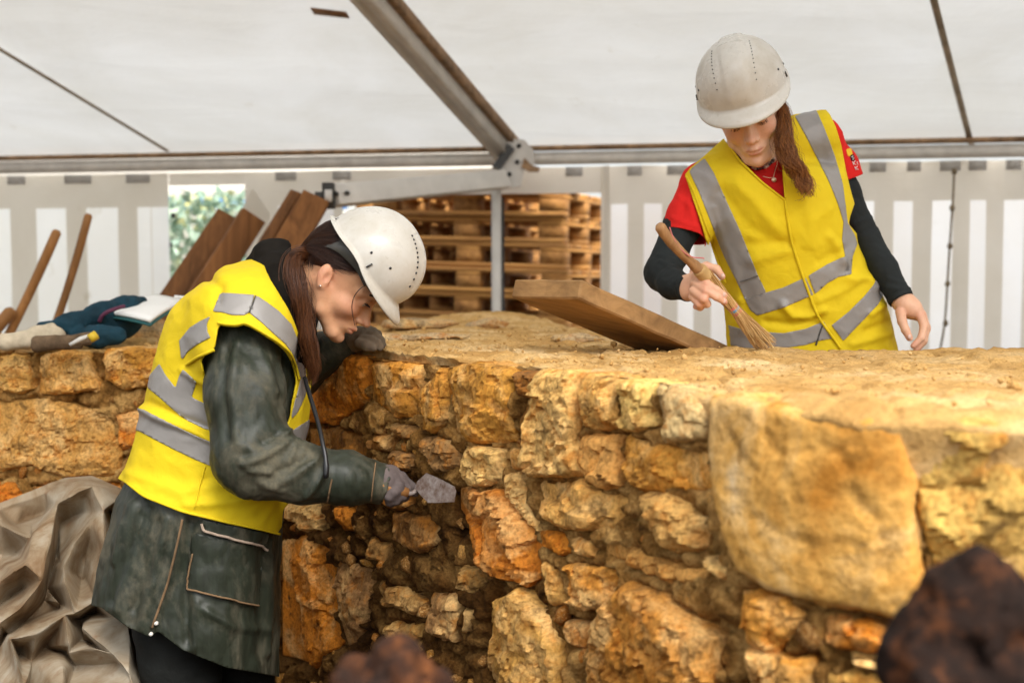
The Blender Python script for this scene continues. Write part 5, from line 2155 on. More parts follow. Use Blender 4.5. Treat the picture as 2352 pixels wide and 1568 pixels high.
pl = thing('person', 'person in green coat and yellow vest bending over the wall with a trowel', 'person', [P(450, 1300, 2.5)[0], 2.5, 0.0])
sL = 1.03
pitch = R_(41)
ASP = (1.06, .87)
AX = np.array([ASP[0], 1, 1])
RL = frame([math.cos(pitch), .02, -math.sin(pitch)], [math.sin(pitch), 0, math.cos(pitch)])
oL = P(760, 637, 2.46)
neckL = P(668, 690, 2.50)
SK_L = dict(skin=(.66, .365, .205), lip=(.46, .135, .10), blush=(.60, .245, .155), brow=(.035, .016, .010))


def fL(p):
    return head_field(p, oL, RL, sL, neckL, (.050, .054), True, ASP)


V, Q = surface_nets(fL, oL - [.17, .12, .16], oL + [.15, .12, .14], .0026)
colL = head_colour(V, oL, RL, sL, **SK_L, asp=ASP)
headV, headQ = V, Q
# the trunk, legs and arms under the clothes, coarser
rowsL = [(612, 545, 640), (640, 510, 660), (670, 470, 672), (700, 424, 682), (740, 408, 690), (790, 395, 695), (850, 379, 698), (910, 360, 698), (970, 344, 694),
         (1010, 332, 688), (1060, 315, 672), (1110, 303, 654), (1170, 295, 642), (1225, 285, 636)]
dL = ([600, 1250], [2.50, 2.50])
bL = ([612, 660, 720, 850, 1000, 1225], [.10, .15, .185, .19, .18, .19])
f_trunkL = slices(rowsL, dL, bL)
f_vestT = slices([(y, a - 10, b + 8) for y, a, b in rowsL] + [(1260, 262, 652)], dL, (bL[0], [x + .012 for x in bL[1]]))
rowsC = [(1100, 300, 650), (1150, 284, 640), (1225, 260, 638), (1300, 246, 638), (1390, 233, 637), (1450, 226, 636), (1620, 226, 636)]
f_skirt = slices(rowsC, ([1100, 1620], [2.5, 2.5]), ([1100, 1225, 1400, 1620], [.195, .205, .225, .225]), 2.7)
hipz = P(450, 1300, 2.5)[2]
legs = [([P(400, 1330, 2.42), P(430, 1700, 2.42), [P(420, 1700, 2.4)[0] - .02, 2.40, .09]], [.105, .075, .05]),
        ([P(530, 1330, 2.60), P(560, 1700, 2.58), [P(560, 1700, 2.6)[0] + .02, 2.60, .09]], [.105, .075, .05])]
V2, Q2 = surface_nets(lambda p: smin(f_trunkL(p, -.03), np.minimum(d_chain(p, *[legs[0][0], [r - .02 for r in legs[0][1]]]), d_chain(p, *[legs[1][0], [r - .02 for r in legs[1][1]]])), .04),
                      [oL[0] - .62, 2.2, .0], [oL[0] + .12, 2.9, 1.6], .014)
Vb, Tb = join([(headV, tri(headQ)), (V2, tri(Q2))])
cb = np.concatenate([colL, np.repeat(np.array(SK_L['skin'])[None], len(V2), 0)])
mk('body', Vb, Tb, M_SKIN, pl, col=cb)
# eyes
for sg in (-1, 1):
    c_ = oL + RL @ (np.array([.0785, sg * .0315, .009]) * AX * sL)
    V, Q = surface_nets(lambda p, c_=c_: d_sph(p, c_, .0126 * sL), c_ - .016, c_ + .016, .001)
    ey = mk('eye', V, Q, M_EYEW, pl)
    gz = nrm(RL @ np.array([.95, -.05 * sg, -.30]))
    ic = c_ + gz * .0070 * sL
    V, Q = surface_nets(lambda p, ic=ic: d_sph(p, ic, .0062), ic - .009, ic + .009, .0006)
    mk('iris', V, Q, M_IRIS, ey)
# lashes and brows
rs = np.random.RandomState(2)
ln = []
for sg in (-1, 1):
    for i in range(90):
        t = rs.rand()
        a = np.array([.0860 + .0065 * math.sin(t * 3.14), sg * (.0205 + .0225 * t), .0112 - .0015 * t])
        e = a + np.array([.0065, sg * .0025 * t, -.0020 + .001 * rs.rand()])
        ln.append([a, (a + e) / 2 + [0, 0, -.001], e])
    for i in range(200):
        t = rs.rand()
        a = np.array([.0985 - .015 * t ** 2, sg * (.012 + .036 * t), .0250 + .006 * math.sin(t * 2.4) + rs.normal() * .0012])
        e = a + np.array([-.001, sg * .007, .0015])
        ln.append([a, (a + e) / 2 + [.0006, 0, 0], e])
ln = oL + (np.array(ln) * AX * sL) @ RL.T
V, F = strands(ln, .0007, .0003)
tag(mk('eyebrow_hairs', V, F, M_IRIS, pl), kind='stuff')
# helmet
ofs = np.array([.033, 0, .063]) * sL
hp = R_(61)
RH = frame([math.cos(hp), .02, -math.sin(hp)], [math.sin(hp), 0, math.cos(hp)])
oH = P(842, 618, 2.46)
hat = helmet(pl, oH, RH, 1.03, .92)
# harness band and its ratchet knob
hb = [(848, 652, 2.378), (836, 616, 2.371), (816, 588, 2.369), (790, 566, 2.372), (762, 556, 2.390), (738, 560, 2.425), (728, 566, 2.47)]
hbp = resample(chaikin([P(*q) for q in hb], 2, False), 30)
cen = oL + RL @ np.array([0, 0, .05])
upb = nrm(RH @ np.array([0.0, 0, 1]))
wdt = np.interp(np.linspace(0, 1, 30), [0, .3, .7, 1], [.012, .019, .017, .015])
V = np.concatenate([hbp - upb * wdt[:, None], hbp + upb * wdt[:, None]])
i = np.arange(29)
F = np.stack([i, i + 1, i + 31, i + 30], 1)
hs_ = mk('harness', V, F, M_STRAP, hat, True, solid=.003)
kc = P(729, 558, 2.45)
V, Q = surface_nets(lambda p: d_ell((p - kc) @ RH + kc, kc, (.012, .030, .020)) + .0012 * np.sin((p[:, 2] + p[:, 0]) * 900), kc - .04, kc + .04, .003)
mk('ratchet_knob', V, Q, M_BLKP, hs_)
lug = [P(838, 640, 2.365), P(846, 655, 2.37), P(852, 668, 2.38)]
V, F = tube(lug, [.006, .005, .003], 8)
mk('harness_clip', V, F, M_BLKP, hs_)
# hair
tieL = np.array([-.080, -.012, .006])
L1 = cap_strands(oL, RL, sL, tieL, 2600, 4, ASP[0])
V, F = strands(L1, .0003, .0008)
hair = mk('hair', V, F, M_HAIRL, pl)
tw_ = oL + RL @ (tieL * sL)
tw_ = P(706, 580, 2.44)
# an undercap so that no scalp shows
V, Q = surface_nets(lambda p: smax(sL * d_ell(((p - oL) @ RL) / sL / AX, (.008, 0, .050), (.0835, .0745, .0865)),
                                   -sL * (((p - oL) @ RL) / sL @ nrm([-.62, 0, 1.0]) - .020), .004), oL - .13, oL + .16, .0045)
mk('hair_base', V, Q, M_HAIRL, hair)
tail = [P(710, 579, 2.44), P(690, 584, 2.425), P(674, 600, 2.395), P(680, 640, 2.37), P(692, 695, 2.365), P(704, 755, 2.37), P(712, 805, 2.385), P(722, 848, 2.40), P(710, 885, 2.40)]
L2 = limb_strands(tail, [.010, .016, .018, .017, .015, .014, .014, .014, .004], 900, 30, 8, .008, 2.6)
V, F = strands(L2, .0006, .0003)
mk('ponytail', V, F, M_HAIRLR, hair)
L2 = limb_strands(tail[:8], [.016, .026, .030, .030, .028, .026, .026, .024], 70, 30, 9, .014, 2.2)
V, F = strands(L2, .0004, .0002)
tag(mk('flyaway_hairs', V, F, M_HAIRLR, hair), kind='stuff')
# loose curved strand in front of the cheek, wisps at the nape
wl = []
for j, off in enumerate((0, 1.2)):
    wl.append(resample(chaikin([P(846, 652, 2.365), P(826 + off, 662, 2.355), P(812 + off, 680, 2.352), (P(807 + off, 702, 2.352)), P(809 + off, 722, 2.355), P(815 + off * .3, 748, 2.36)], 2, False), 24))
for j in range(0):
    x0 = 700 + 4 * j
    wl.append(resample(chaikin([P(x0, 590, 2.40), P(x0 - 30 + 3 * j, 600 + 8 * j, 2.38), P(x0 - 8 + 4 * j, 660 + 8 * j, 2.38), P(x0 + 4, 700 + 9 * j, 2.38)], 2, False), 24))
V, F = strands(np.array(wl), .0008, .0004)
mk('loose_strands', V, F, M_HAIRL, hair)
V, Q = surface_nets(lambda p: d_ell(p, tw_, (.015, .016, .017)) + .0035 * np.sin(p[:, 0] * 700) * np.sin(p[:, 2] * 760 + 1), tw_ - .03, tw_ + .03, .0022)
mk('scrunchie', V, Q, fabric('brown_scrunchie', (.16, .055, .02), .9), hair)
ec = oL + RL @ (np.array([.003, -.0775, -.019]) * sL)
V, Q = surface_nets(lambda p: d_sph(p, ec, .0026), ec - .005, ec + .005, .0012)
mk('ear_stud', V, Q, simple_mat('silver', (.8, .78, .74), .2, .5, metallic=1.0), pl)

# ---- coat: trunk, skirt and both sleeves in one skin
near_arm = [P(556, 770, 2.345), P(562, 900, 2.28), P(572, 1030, 2.255)]
near_r = [.080, .078, .076]
fore = [P(585, 1066, 2.26), P(690, 1085, 2.265), P(790, 1096, 2.285), P(874, 1110, 2.31)]
fore_r = [.070, .062, .054, .044]
far_arm = [P(590, 760, 2.67), P(672, 856, 2.74), P(738, 812, 2.70), P(815, 780, 2.665)]
far_r = [.08, .065, .050, .031]
coat_folds = [([(556, 1066), (600, 1052), (668, 1012)], .010, 8), ([(580, 1036), (625, 1015), (664, 990)], .009, 8), ([(634, 1114), (672, 1095), (718, 1062)], .009, 9),
              ([(664, 1064), (674, 1040), (684, 1012)], .008, 6), ([(704, 1142), (722, 1120), (744, 1088)], .009, 8), ([(690, 1050), (700, 1020)], .006, 6), ([(572, 1080), (620, 1085)], .007, 8),
              ([(560, 1048), (640, 1000)], -.008, 9), ([(640, 1085), (700, 1050)], -.008, 9), ([(600, 1110), (650, 1128)], .006, 9), ([(725, 1060), (742, 1030)], .006, 6),
              ([(520, 800), (508, 900), (520, 1010)], -.008, 12), ([(545, 790), (530, 900), (545, 1020)], .007, 12), ([(600, 800), (640, 900)], .006, 11), ([(640, 830), (655, 930)], -.006, 9),
              ([(420, 1190), (398, 1300), (352, 1440)], .010, 7), ([(300, 1160), (275, 1300), (265, 1400)], .008, 14), ([(340, 1170), (318, 1300), (300, 1430)], -.008, 15),
              ([(600, 1250), (605, 1400), (600, 1500)], -.010, 14), ([(385, 1190), (355, 1330), (320, 1440)], .008, 10), ([(440, 1200), (425, 1330), (430, 1470)], -.012, 13), ([(330, 1150), (300, 1250), (255, 1380)], -.009, 9), ([(620, 1240), (622, 1400), (618, 1500)], .010, 8), ([(470, 1400), (540, 1440), (610, 1445)], .008, 10), ([(450, 1380), (440, 1440), (445, 1490)], .008, 9), ([(285, 1200), (262, 1290)], .007, 7), ([(365, 1200), (340, 1300), (300, 1400)], -.006, 7)]


def f_armN(p):
    d = smin(d_chain(p, near_arm, near_r, .03), d_chain(p, fore, fore_r, .02), .05)
    return d


def f_coat(p):
    d = smin(f_trunkL(p), f_skirt(p), .03)
    d = smin(d, f_armN(p), .025)
    d = smin(d, d_chain(p, far_arm, far_r, .03), .03)
    # open cuffs
    d = smax(d, -d_cone(p, fore[3] + (fore[3] - fore[2]) * -.10, fore[3] + (fore[3] - fore[2]) * .8, .035, .04), .004)
    return d


lo = [oL[0] - .62, 2.12, P(450, 1640, 2.5)[2]]
hi = [P(900, 1100, 2.7)[0] + .02, 3.02, P(600, 600, 2.4)[2] + .06]

def coat_disp(v):
    ax_ = np.clip((proj(v)[:, 1] - 640) / 80, 0, 1)
    return folds(v, coat_folds, 2.5) - (.0045 * fbm(v * [13, 13, 7], 3) + .0050 * ridged(v * [17, 17, 9] + 4, 3)) * ax_


V, T = sheet_from(f_coat, lo, hi, .0058, coat_disp)
# trim: cuffs and hem
cutN = nrm(fore[3] - fore[2])
V, T = clip(V, T, lambda v: np.where(np.linalg.norm(v - fore[3], axis=1) < .13, .006 - (v - fore[3]) @ cutN, 1.0))
cutF = nrm(far_arm[3] - far_arm[2])
V, T = clip(V, T, lambda v: np.where(np.linalg.norm(v - far_arm[3], axis=1) < .09, .004 - (v - far_arm[3]) @ cutF, 1.0))
hem = [(150, 1380), (232, 1394), (288, 1436), (345, 1463), (362, 1440), (420, 1470), (520, 1500), (700, 1520), (700, 400), (1000, 400), (1000, 1300), (900, 1300), (900, 300), (150, 300)]
hem = [(150, 1380), (232, 1394), (288, 1436), (345, 1463), (362, 1448), (420, 1492), (520, 1532), (660, 1556), (1000, 1556), (1000, 300), (150, 300)]
V, T = clip(V, T, lambda v: poly_sd(proj(v), hem))
coat = mk('coat', V, T, M_COAT, pl, True, solid=.003, solid_off=-1)
coatV, coatT = V, T
M_SEAM = simple_mat('coat_seam', (.17, .105, .055), .8, .2, 30, .3)
M_PIPE = simple_mat('pale_piping', (.38, .29, .22), .8, .2, 30, .2)


def on_mesh(V, T, pts, lift=.002, near_only=True):
    """drop picture-space points onto the camera-facing side of a garment"""
    q = proj(V)
    f = facing(V, T) > .05
    n = vnormals(V, T)
    out = []
    for (x, y) in pts:
        d = (q[:, 0] - x) ** 2 + (q[:, 1] - y) ** 2
        c_ = np.where(f, d, 1e9)
        idx = np.argsort(c_)[:14]
        idx = idx[np.argsort(V[idx, 1])[:6]]
        dep = V[idx, 1].mean()
        out.append(P(x, y, dep) + n[idx].mean(0) * lift)
    return np.array(out)


def seam(V, T, px, rad, mat, name, parent, n=30, lift=.001):
    pts = on_mesh(V, T, resample(px, n), lift)
    pts = chaikin(pts, 1, False)
    ker = np.array([.25, .5, .25])
    for _ in range(3):
        pts[1:-1] = pts[:-2] * .25 + pts[1:-1] * .5 + pts[2:] * .25
    Vt, Ft = tube(pts, rad, 6)
    return mk(name, Vt, Ft, mat, parent)


band(coatV, coatT, [(466, 1190), (606, 1222), (608, 1252), (560, 1243), (468, 1216)], M_COAT, 'pocket_flap', coat, .013, 0)
band(coatV, coatT, [(448, 1222), (600, 1256), (588, 1392), (430, 1352)], M_COAT, 'pocket', coat, .007, 0)
seam(coatV, coatT, [(466, 1200), (470, 1217), (520, 1231), (606, 1257)], .0030, M_PIPE, 'pocket_piping', coat, lift=.013)
seam(coatV, coatT, [(428, 1350), (500, 1368), (588, 1390)], .0022, M_SEAM, 'pocket_hem', coat, lift=.007)
seam(coatV, coatT, [(446, 1270), (437, 1320), (430, 1350)], .0020, M_SEAM, 'pocket_edge', coat, lift=.007)
seam(coatV, coatT, [(419, 1192), (405, 1260), (385, 1340), (350, 1440)], .0026, M_SEAM, 'coat_edge', coat, lift=.002)
seam(coatV, coatT, [(862, 1062), (856, 1110), (852, 1150)], .0016, M_SEAM, 'cuff_seam', coat, lift=.001)
seam(coatV, coatT, [(762, 1100), (756, 1130), (752, 1152)], .0018, M_SEAM, 'sleeve_tab', coat, lift=.001)
for x, y in ((374, 1438), (362, 1462)):
    c_ = on_mesh(coatV, coatT, [(x - 14, y - 8)], .002)[0]
    V, F = tube([c_ + [0, .003, 0], c_ + [0, -.004, 0]], [.0042, .0036], 12)
    mk('snap_button', V, F, M_ALU, coat, False)

# ---- trousers and boots
V, Q = surface_nets(lambda p: np.minimum(d_chain(p, *legs[0], .03), d_chain(p, *legs[1], .03)) + .006 * ridged(p * [9, 9, 14], 3),
                    [oL[0] - .55, 2.2, .05], [oL[0] + .10, 2.85, hipz + .12], .010)
mk('trousers', V, Q, M_TROUS, pl)
for l_ in legs:
    a = np.asarray(l_[0][2])
    V, Q = surface_nets(lambda p, a=a: smax(smin(d_cone(p, a + [0, 0, .12], a + [0, 0, -.02], .058, .055), d_ell(p, a + [.08, 0, -.05], (.13, .052, .055)), .03), -.0 - p[:, 2] + .003, .006), a - [.12, .1, .1], a + [.26, .1, .25], .008)
    mk('boot', V, Q, M_BLKP, pl)

# ---- hood of a black fleece round the neck
hd = [(P(622, 588, 2.50), .050), (P(640, 572, 2.47), .030), (P(662, 590, 2.42), .026)]


def f_hood(p):
    d = d_chain(p, [P(602, 614, 2.52), P(622, 596, 2.46), P(638, 628, 2.42), P(654, 684, 2.40), P(672, 744, 2.41), P(688, 796, 2.44), P(698, 835, 2.47)],
                [.044, .038, .036, .034, .034, .032, .016], .03)
    d = smin(d, d_chain(p, [P(622, 588, 2.50), P(645, 570, 2.47), P(664, 592, 2.44)], [.026, .022, .014], .012), .014)
    d = smin(d, d_chain(p, [P(606, 622, 2.42), P(632, 660, 2.385), P(652, 705, 2.38)], [.026, .024, .014], .012), .010)
    d = smin(d, d_chain(p, [P(640, 640, 2.62), P(680, 720, 2.62), P(700, 800, 2.54)], [.06, .05, .035], .03), .03)
    return d + .007 * ridged(p * [15, 15, 12] + 2, 3) + .003 * fbm(p * 40, 2)


V, Q = surface_nets(f_hood, P(590, 860, 2.4) - [.06, .16, .05], P(740, 540, 2.5) + [.02, .3, .03], .0050)
mk('hood', V, Q, M_BLACKF, pl)
cordp = [P(700, 868, 2.34), P(712, 910, 2.30), P(728, 960, 2.265), P(740, 1010, 2.225), P(750, 1060, 2.205), P(748, 1098, 2.20)]
V, F = tube(resample(chaikin(cordp, 2, False), 30), [.0045] * 26 + [.006, .006, .006, .005], 8)
mk('hood_cord', V, F, M_BLKP, pl)

# ---- vest
vest_folds = [([(480, 640), (505, 660), (500, 690)], -.010, 12), ([(520, 620), (440, 690)], .006, 16), ([(420, 850), (470, 880)], .006, 8), ([(300, 1090), (420, 1130), (520, 1110), (600, 1090)], .006, 14),
              ([(470, 1100), (440, 1150), (430, 1170)], -.005, 8), ([(430, 1160), (540, 1150), (600, 1135)], .008, 10), ([(540, 1085), (570, 1130)], -.008, 12),
              ([(332, 940), (360, 955), (450, 990), (498, 1015)], .010, 9), ([(345, 925), (420, 960), (490, 985)], -.006, 8)]


def f_vestL(p):
    d = smin(f_vestT(p), f_skirt(p, .016), .02)
    d = smin(d, d_chain(p, [P(615, 680, 2.46), P(566, 740, 2.335), P(560, 800, 2.305)], [.070, .094, .094], .03), .05)
    d = smin(d, d_chain(p, [P(615, 690, 2.56), P(585, 750, 2.68), P(610, 800, 2.73)], [.070, .094, .085], .03), .05)
    return d


lo = [oL[0] - .58, 2.15, P(450, 1260, 2.5)[2]]
hi = [P(720, 1100, 2.5)[0] + .02, 2.88, P(600, 590, 2.4)[2] + .05]
V, T = sheet_from(f_vestL, lo, hi, .0056, lambda v: folds(v, vest_folds, 2.5) + .004 * fbm(v * [9, 9, 6] + 3, 3) + .0035 * ridged(v * [9, 9, 13] + 8, 3))
arm_hole = chaikin([(500, 745), (520, 749), (545, 750), (563, 744), (600, 765), (640, 790), (663, 812), (676, 842), (683, 872), (680, 892), (672, 930), (668, 965), (640, 1010),
                    (560, 1062), (520, 1032), (492, 985), (477, 905), (462, 842), (458, 824), (490, 803), (495, 775)], 1)
out_l = chaikin([(200, 1060), (290, 1108), (330, 1141), (420, 1176), (520, 1200), (600, 1217), (646, 1230), (652, 1150), (760, 1100), (760, 880), (703, 862), (692, 785), (670, 722),
                 (640, 672), (617, 636), (600, 592), (560, 560), (400, 560), (200, 800)], 1)
V, T = clip(V, T, lambda v: poly_sd(proj(v), out_l))
V, T = clip(V, T, lambda v: np.where(v[:, 1] < 2.47, -poly_sd(proj(v), arm_hole), 30.0))
# far arm hole
fa = P(600, 790, 2.74)
V, T = clip(V, T, lambda v: np.where(v[:, 1] > 2.55, np.linalg.norm((v - fa) * [1, .4, .8], axis=1) - .11, 1.0))
vest = mk('vest', V, T, M_VEST, pl, True, solid=.004, solid_off=-1)
vV, vT = V, T
for nm_, poly in (('reflective_band', [(587, 678), (610, 693), (640, 715), (668, 745), (681, 777), (693, 820), (700, 850), (703, 872), (690, 868), (683, 845), (672, 815), (655, 790), (630, 768), (600, 740), (573, 719)]),
                  ('reflective_band', [(703, 870), (704, 890), (700, 908), (683, 945), (668, 962), (671, 945), (677, 920), (685, 892), (690, 868)]),
                  ('reflective_band', [(585.5, 678), (545, 675), (512, 673), (505, 678), (498, 695), (490, 716), (510, 717), (535, 724), (560, 724), (571.5, 719)]),
                  ('reflective_band', [(483, 727), (460, 738), (438, 752), (413, 782), (418, 828), (432, 807), (455, 790), (484, 775), (477, 762), (475, 745)]),
                  ('reflective_band', [(367, 836), (380, 860), (404, 891), (413, 862), (421, 848), (450, 875), (451, 880), (440, 912), (474, 928), (492, 990), (470, 985), (430, 965), (395, 937), (365, 910), (340, 890), (345, 862)]),
                  ('reflective_band', [(310, 936), (332, 941), (345, 949), (400, 976), (450, 1000), (500, 1021), (560, 1040), (560, 1090), (530, 1086), (500, 1076), (450, 1055), (400, 1031), (350, 1005), (322, 990), (300, 985)]),
                  ('reflective_band', [(668, 990), (712, 962), (712, 1002), (688, 1030), (662, 1030)])):
    band(vV, vT, poly, M_BAND, nm_, vest, .0018, 0)
hemp = [(293, 1109), (330, 1139), (420, 1174), (520, 1198), (600, 1215), (642, 1226)]
seam(vV, vT, hemp, .0030, M_VEST, 'hem_binding', vest, lift=.001)
seam(vV, vT, [(500, 741), (520, 745), (545, 746), (563, 740), (600, 761), (640, 786), (665, 808), (679, 840), (687, 872)], .0030, M_VEST, 'armhole_binding', vest, lift=.001)
seam(vV, vT, [(493, 803), (455, 820), (428, 838)], .0035, M_VEST, 'armhole_binding', vest, lift=.001)
seam(vV, vT, [(587, 680), (580, 700), (572, 719)], .0012, M_STRAP, 'shoulder_seam', vest, lift=.003, n=10)
seam(vV, vT, [(472, 1070), (460, 1110), (448, 1165)], .0014, M_VEST, 'side_seam', vest, lift=.001, n=14)

# ---- gloves
def hand_field(p, chains, palm):
    d = None
    for (c_, r_) in palm:
        e = d_chain(p, c_, r_, .012)
        d = e if d is None else smin(d, e, .014)
    for (c_, r_) in chains:
        d = smin(d, d_chain(p, c_, r_, .004), .005)
    return d


def hand(chains, palm, h, name, mat, parent, colr=None, rough=0.0):
    pts = [q_ for c_, r_ in chains + palm for q_ in c_]
    lo_, hi_ = bounds(pts, .035)
    V, Q = surface_nets(lambda p: hand_field(p, chains, palm) + (rough * fbm(p * 70, 3) if rough else 0), lo_, hi_, h)
    return V, Q


# right glove: closed on the trowel grip
chR = [([P(898, 1092, 2.320), P(918, 1100, 2.315), P(934, 1122, 2.320), P(930, 1142, 2.335)], [.0125, .0115, .0105, .0095]),
       ([P(892, 1106, 2.300), P(915, 1116, 2.295), P(924, 1138, 2.305), P(914, 1150, 2.325)], [.0125, .0115, .0105, .0095]),
       ([P(886, 1118, 2.290), P(905, 1130, 2.285), P(908, 1148, 2.300), P(898, 1156, 2.315)], [.012, .011, .010, .009]),
       ([P(880, 1126, 2.285), P(894, 1140, 2.285), P(894, 1153, 2.300)], [.011, .010, .009]),
       ([P(892, 1082, 2.335), P(922, 1096, 2.345), P(946, 1118, 2.350), P(953, 1132, 2.350)], [.013, .0115, .010, .008])]
pmR = [([P(862, 1104, 2.300), P(880, 1106, 2.305), P(900, 1108, 2.315)], [.030, .031, .026]), ([P(876, 1090, 2.315), P(898, 1088, 2.325)], [.020, .018])]
V, Q = hand(chR, pmR, .0028, 'glove', M_GLOVEP, pl, rough=.0016)
mk('glove', V, Q, M_GLOVEP, pl, label='grey glove holding the trowel')
chF = [([P(838, 772, 2.638), P(858, 772, 2.628), P(873, 782, 2.623), P(878, 795, 2.623)], [.0125, .0125, .0115, .010]),
       ([P(834, 780, 2.618), P(852, 782, 2.608), P(866, 789, 2.603), P(872, 797, 2.603)], [.0125, .012, .011, .0095]),
       ([P(836, 766, 2.658), P(854, 762, 2.648), P(866, 768, 2.643), P(870, 780, 2.638)], [.0125, .012, .011, .0095]),
       ([P(836, 764, 2.678), P(850, 759, 2.668), P(860, 764, 2.663)], [.0115, .011, .009]),
       ([P(826, 788, 2.608), P(842, 794, 2.593), P(856, 798, 2.588)], [.0125, .0115, .0095])]
pmF = [([P(806, 784, 2.673), P(822, 778, 2.658), P(838, 772, 2.643)], [.028, .028, .022])]
V, Q = hand(chF, pmF, .003, 'glove', M_GLOVE, pl, rough=.0016)
mk('glove', V, Q, M_GLOVE, pl, label='muddy brown glove resting on the wall top')

# ---- trowel in the right hand
tr = thing('trowel', 'pointed steel trowel with a worn dusty blade, scraping the wall face', 'trowel', P(985, 1154, 2.340))
bl = [P(x, y, 2.315 - (x - 953) / 93 * .085 + (1154 - y) / 70 * .02) for x, y in ((980, 1086), (1012, 1100), (1044, 1117), (1047, 1128), (1043, 1152), (1010, 1154), (984, 1154), (968, 1138), (953, 1120), (960, 1104))]
bl = np.array(bl)
cen = bl.mean(0)
V = np.concatenate([[cen], bl])
n = len(bl)
F = [[0, 1 + i, 1 + (i + 1) % n] for i in range(n)]
k = NT('dusty_steel')
co = k.coord('Object')
a1 = k.noise(co, 55, 6, .65)
c = k.ramp(a1.outputs[0], [(.35, (.13, .075, .05)), (.5, (.24, .185, .16)), (.65, (.34, .30, .28))])
M_TROW = k.done(k.bsdf(c, .55, .5, k.bump(a1.outputs[0], .2, .002), Metallic=.25))
mk('blade', V, F, M_TROW, tr, False, solid=.002)
V, F = tube(resample(chaikin([P(968, 1122, 2.336), P(955, 1126, 2.325), P(945, 1134, 2.315), P(932, 1132, 2.305)], 1, False), 12), .0048, 8)
mk('tang', V, F, M_TROW, tr)
V, F = tube([P(934, 1132, 2.307), P(905, 1122, 2.292), P(872, 1112, 2.278)], [.011, .013, .011], 10)
mk('grip', V, F, M_HANDLE, tr)
# ================================================================== PERSON 2: behind the wall, seen from the front
pr = thing('person', 'person in red T-shirt and yellow vest brushing the wall top from behind', 'person', [P(1870, 800, 2.97)[0], 2.97, .30])
sR = 1.02
yaw, pit, rol = R_(11), R_(33), R_(14)
f0 = np.array([-math.sin(yaw), -math.cos(yaw), 0])
fR = f0 * math.cos(pit) - np.array([0, 0, math.sin(pit)])
uR = np.array([0, 0, math.cos(pit)]) + f0 * math.sin(pit)
lR = np.cross(uR, fR)
uR2 = uR * math.cos(rol) - lR * math.sin(rol)
RR = frame(fR, uR2)
oR = P(1717, 280, 2.75) - RR @ (np.array([.088, 0, .010]) * sR)
neckR = P(1752, 400, 2.93)
SK_R = dict(skin=(.70, .44, .29), lip=(.52, .19, .15), blush=(.66, .30, .20), brow=(.20, .10, .05))
V, Q = surface_nets(lambda p: head_field(p, oR, RR, sR, neckR, (.050, .056), False), oR - [.13, .15, .19], oR + [.14, .18, .14], .0026)
colH = head_colour(V, oR, RR, sR, **SK_R)
hV, hT = V, tri(Q)
rowsR = [(395, 1605, 1930), (440, 1612, 1938), (500, 1630, 1942), (560, 1652, 1948), (620, 1667, 1974), (700, 1684, 2016), (800, 1690, 2040), (900, 1694, 2048), (1100, 1700, 2050)]
dRr = ([380, 500, 800, 1100], [2.90, 2.92, 2.98, 3.0])
bRr = ([395, 450, 600, 800, 1100], [.075, .115, .115, .115, .12])
f_torR = slices(rowsR, dRr, bRr, 2.3)
shl = [P(1618, 420, 2.91), P(1690, 372, 2.91), P(1760, 352, 2.92), P(1830, 325, 2.92), P(1890, 310, 2.92)]


def f_tr(p, g=0.0):
    d = smin(f_torR(p, g), d_chain(p, shl, [.046 + g, .046 + g, .052 + g, .050 + g, .047 + g], .02), .045)
    return d


armA = [P(1616, 425, 2.91), P(1566, 520, 2.88), P(1522, 622, 2.83)]      # picture-left arm (her right)
foreA = [P(1522, 630, 2.83), P(1545, 652, 2.77), P(1582, 662, 2.70)]
armB = [P(1902, 345, 2.93), P(1938, 445, 2.94), P(1984, 545, 2.93)]
foreB = [P(1984, 545, 2.93), P(2030, 620, 2.89), P(2069, 686, 2.85)]
hipR = [P(1800, 900, 3.0), P(1940, 900, 3.0)]
legsR = [[hipR[0], [hipR[0][0] - .02, 3.02, .75], [hipR[0][0] - .03, 3.04, .36]], [hipR[1], [hipR[1][0] + .02, 3.02, .75], [hipR[1][0] + .04, 3.04, .36]]]
V2, Q2 = surface_nets(lambda p: smin(f_tr(p, -.02), np.minimum(d_chain(p, legsR[0], [.085, .06, .04]), d_chain(p, legsR[1], [.085, .06, .04])), .04), [.35, 2.7, .28], [1.25, 3.25, 1.9], .014)
# hands: the right one grips the brush, the left hangs
chA = [([P(1598, 632, 2.675), P(1622, 650, 2.645), P(1646, 666, 2.635), P(1664, 678, 2.64)], [.0105, .0098, .0088, .0075]),
       ([P(1596, 650, 2.665), P(1622, 668, 2.635), P(1646, 682, 2.63), P(1664, 693, 2.64)], [.0105, .0098, .0088, .0075]),
       ([P(1592, 668, 2.660), P(1616, 686, 2.632), P(1624, 698, 2.645), P(1612, 700, 2.665)], [.0105, .0098, .0088, .0078]),
       ([P(1590, 682, 2.665), P(1606, 698, 2.645), P(1608, 706, 2.66), P(1598, 704, 2.675)], [.0095, .0088, .0080, .0070]),
       ([P(1596, 622, 2.705), P(1622, 612, 2.705), P(1645, 618, 2.70), P(1658, 635, 2.695)], [.0125, .0112, .0102, .0085])]
pmA = [([P(1560, 657, 2.735), P(1578, 660, 2.705), P(1600, 650, 2.685)], [.025, .024, .018]), ([P(1582, 650, 2.70), P(1604, 636, 2.69)], [.020, .015]),
       ([P(1580, 672, 2.70), P(1598, 676, 2.68)], [.019, .014])]
VA, QA = hand(chA, pmA, .0024, 'hand', M_SKIN, pr)
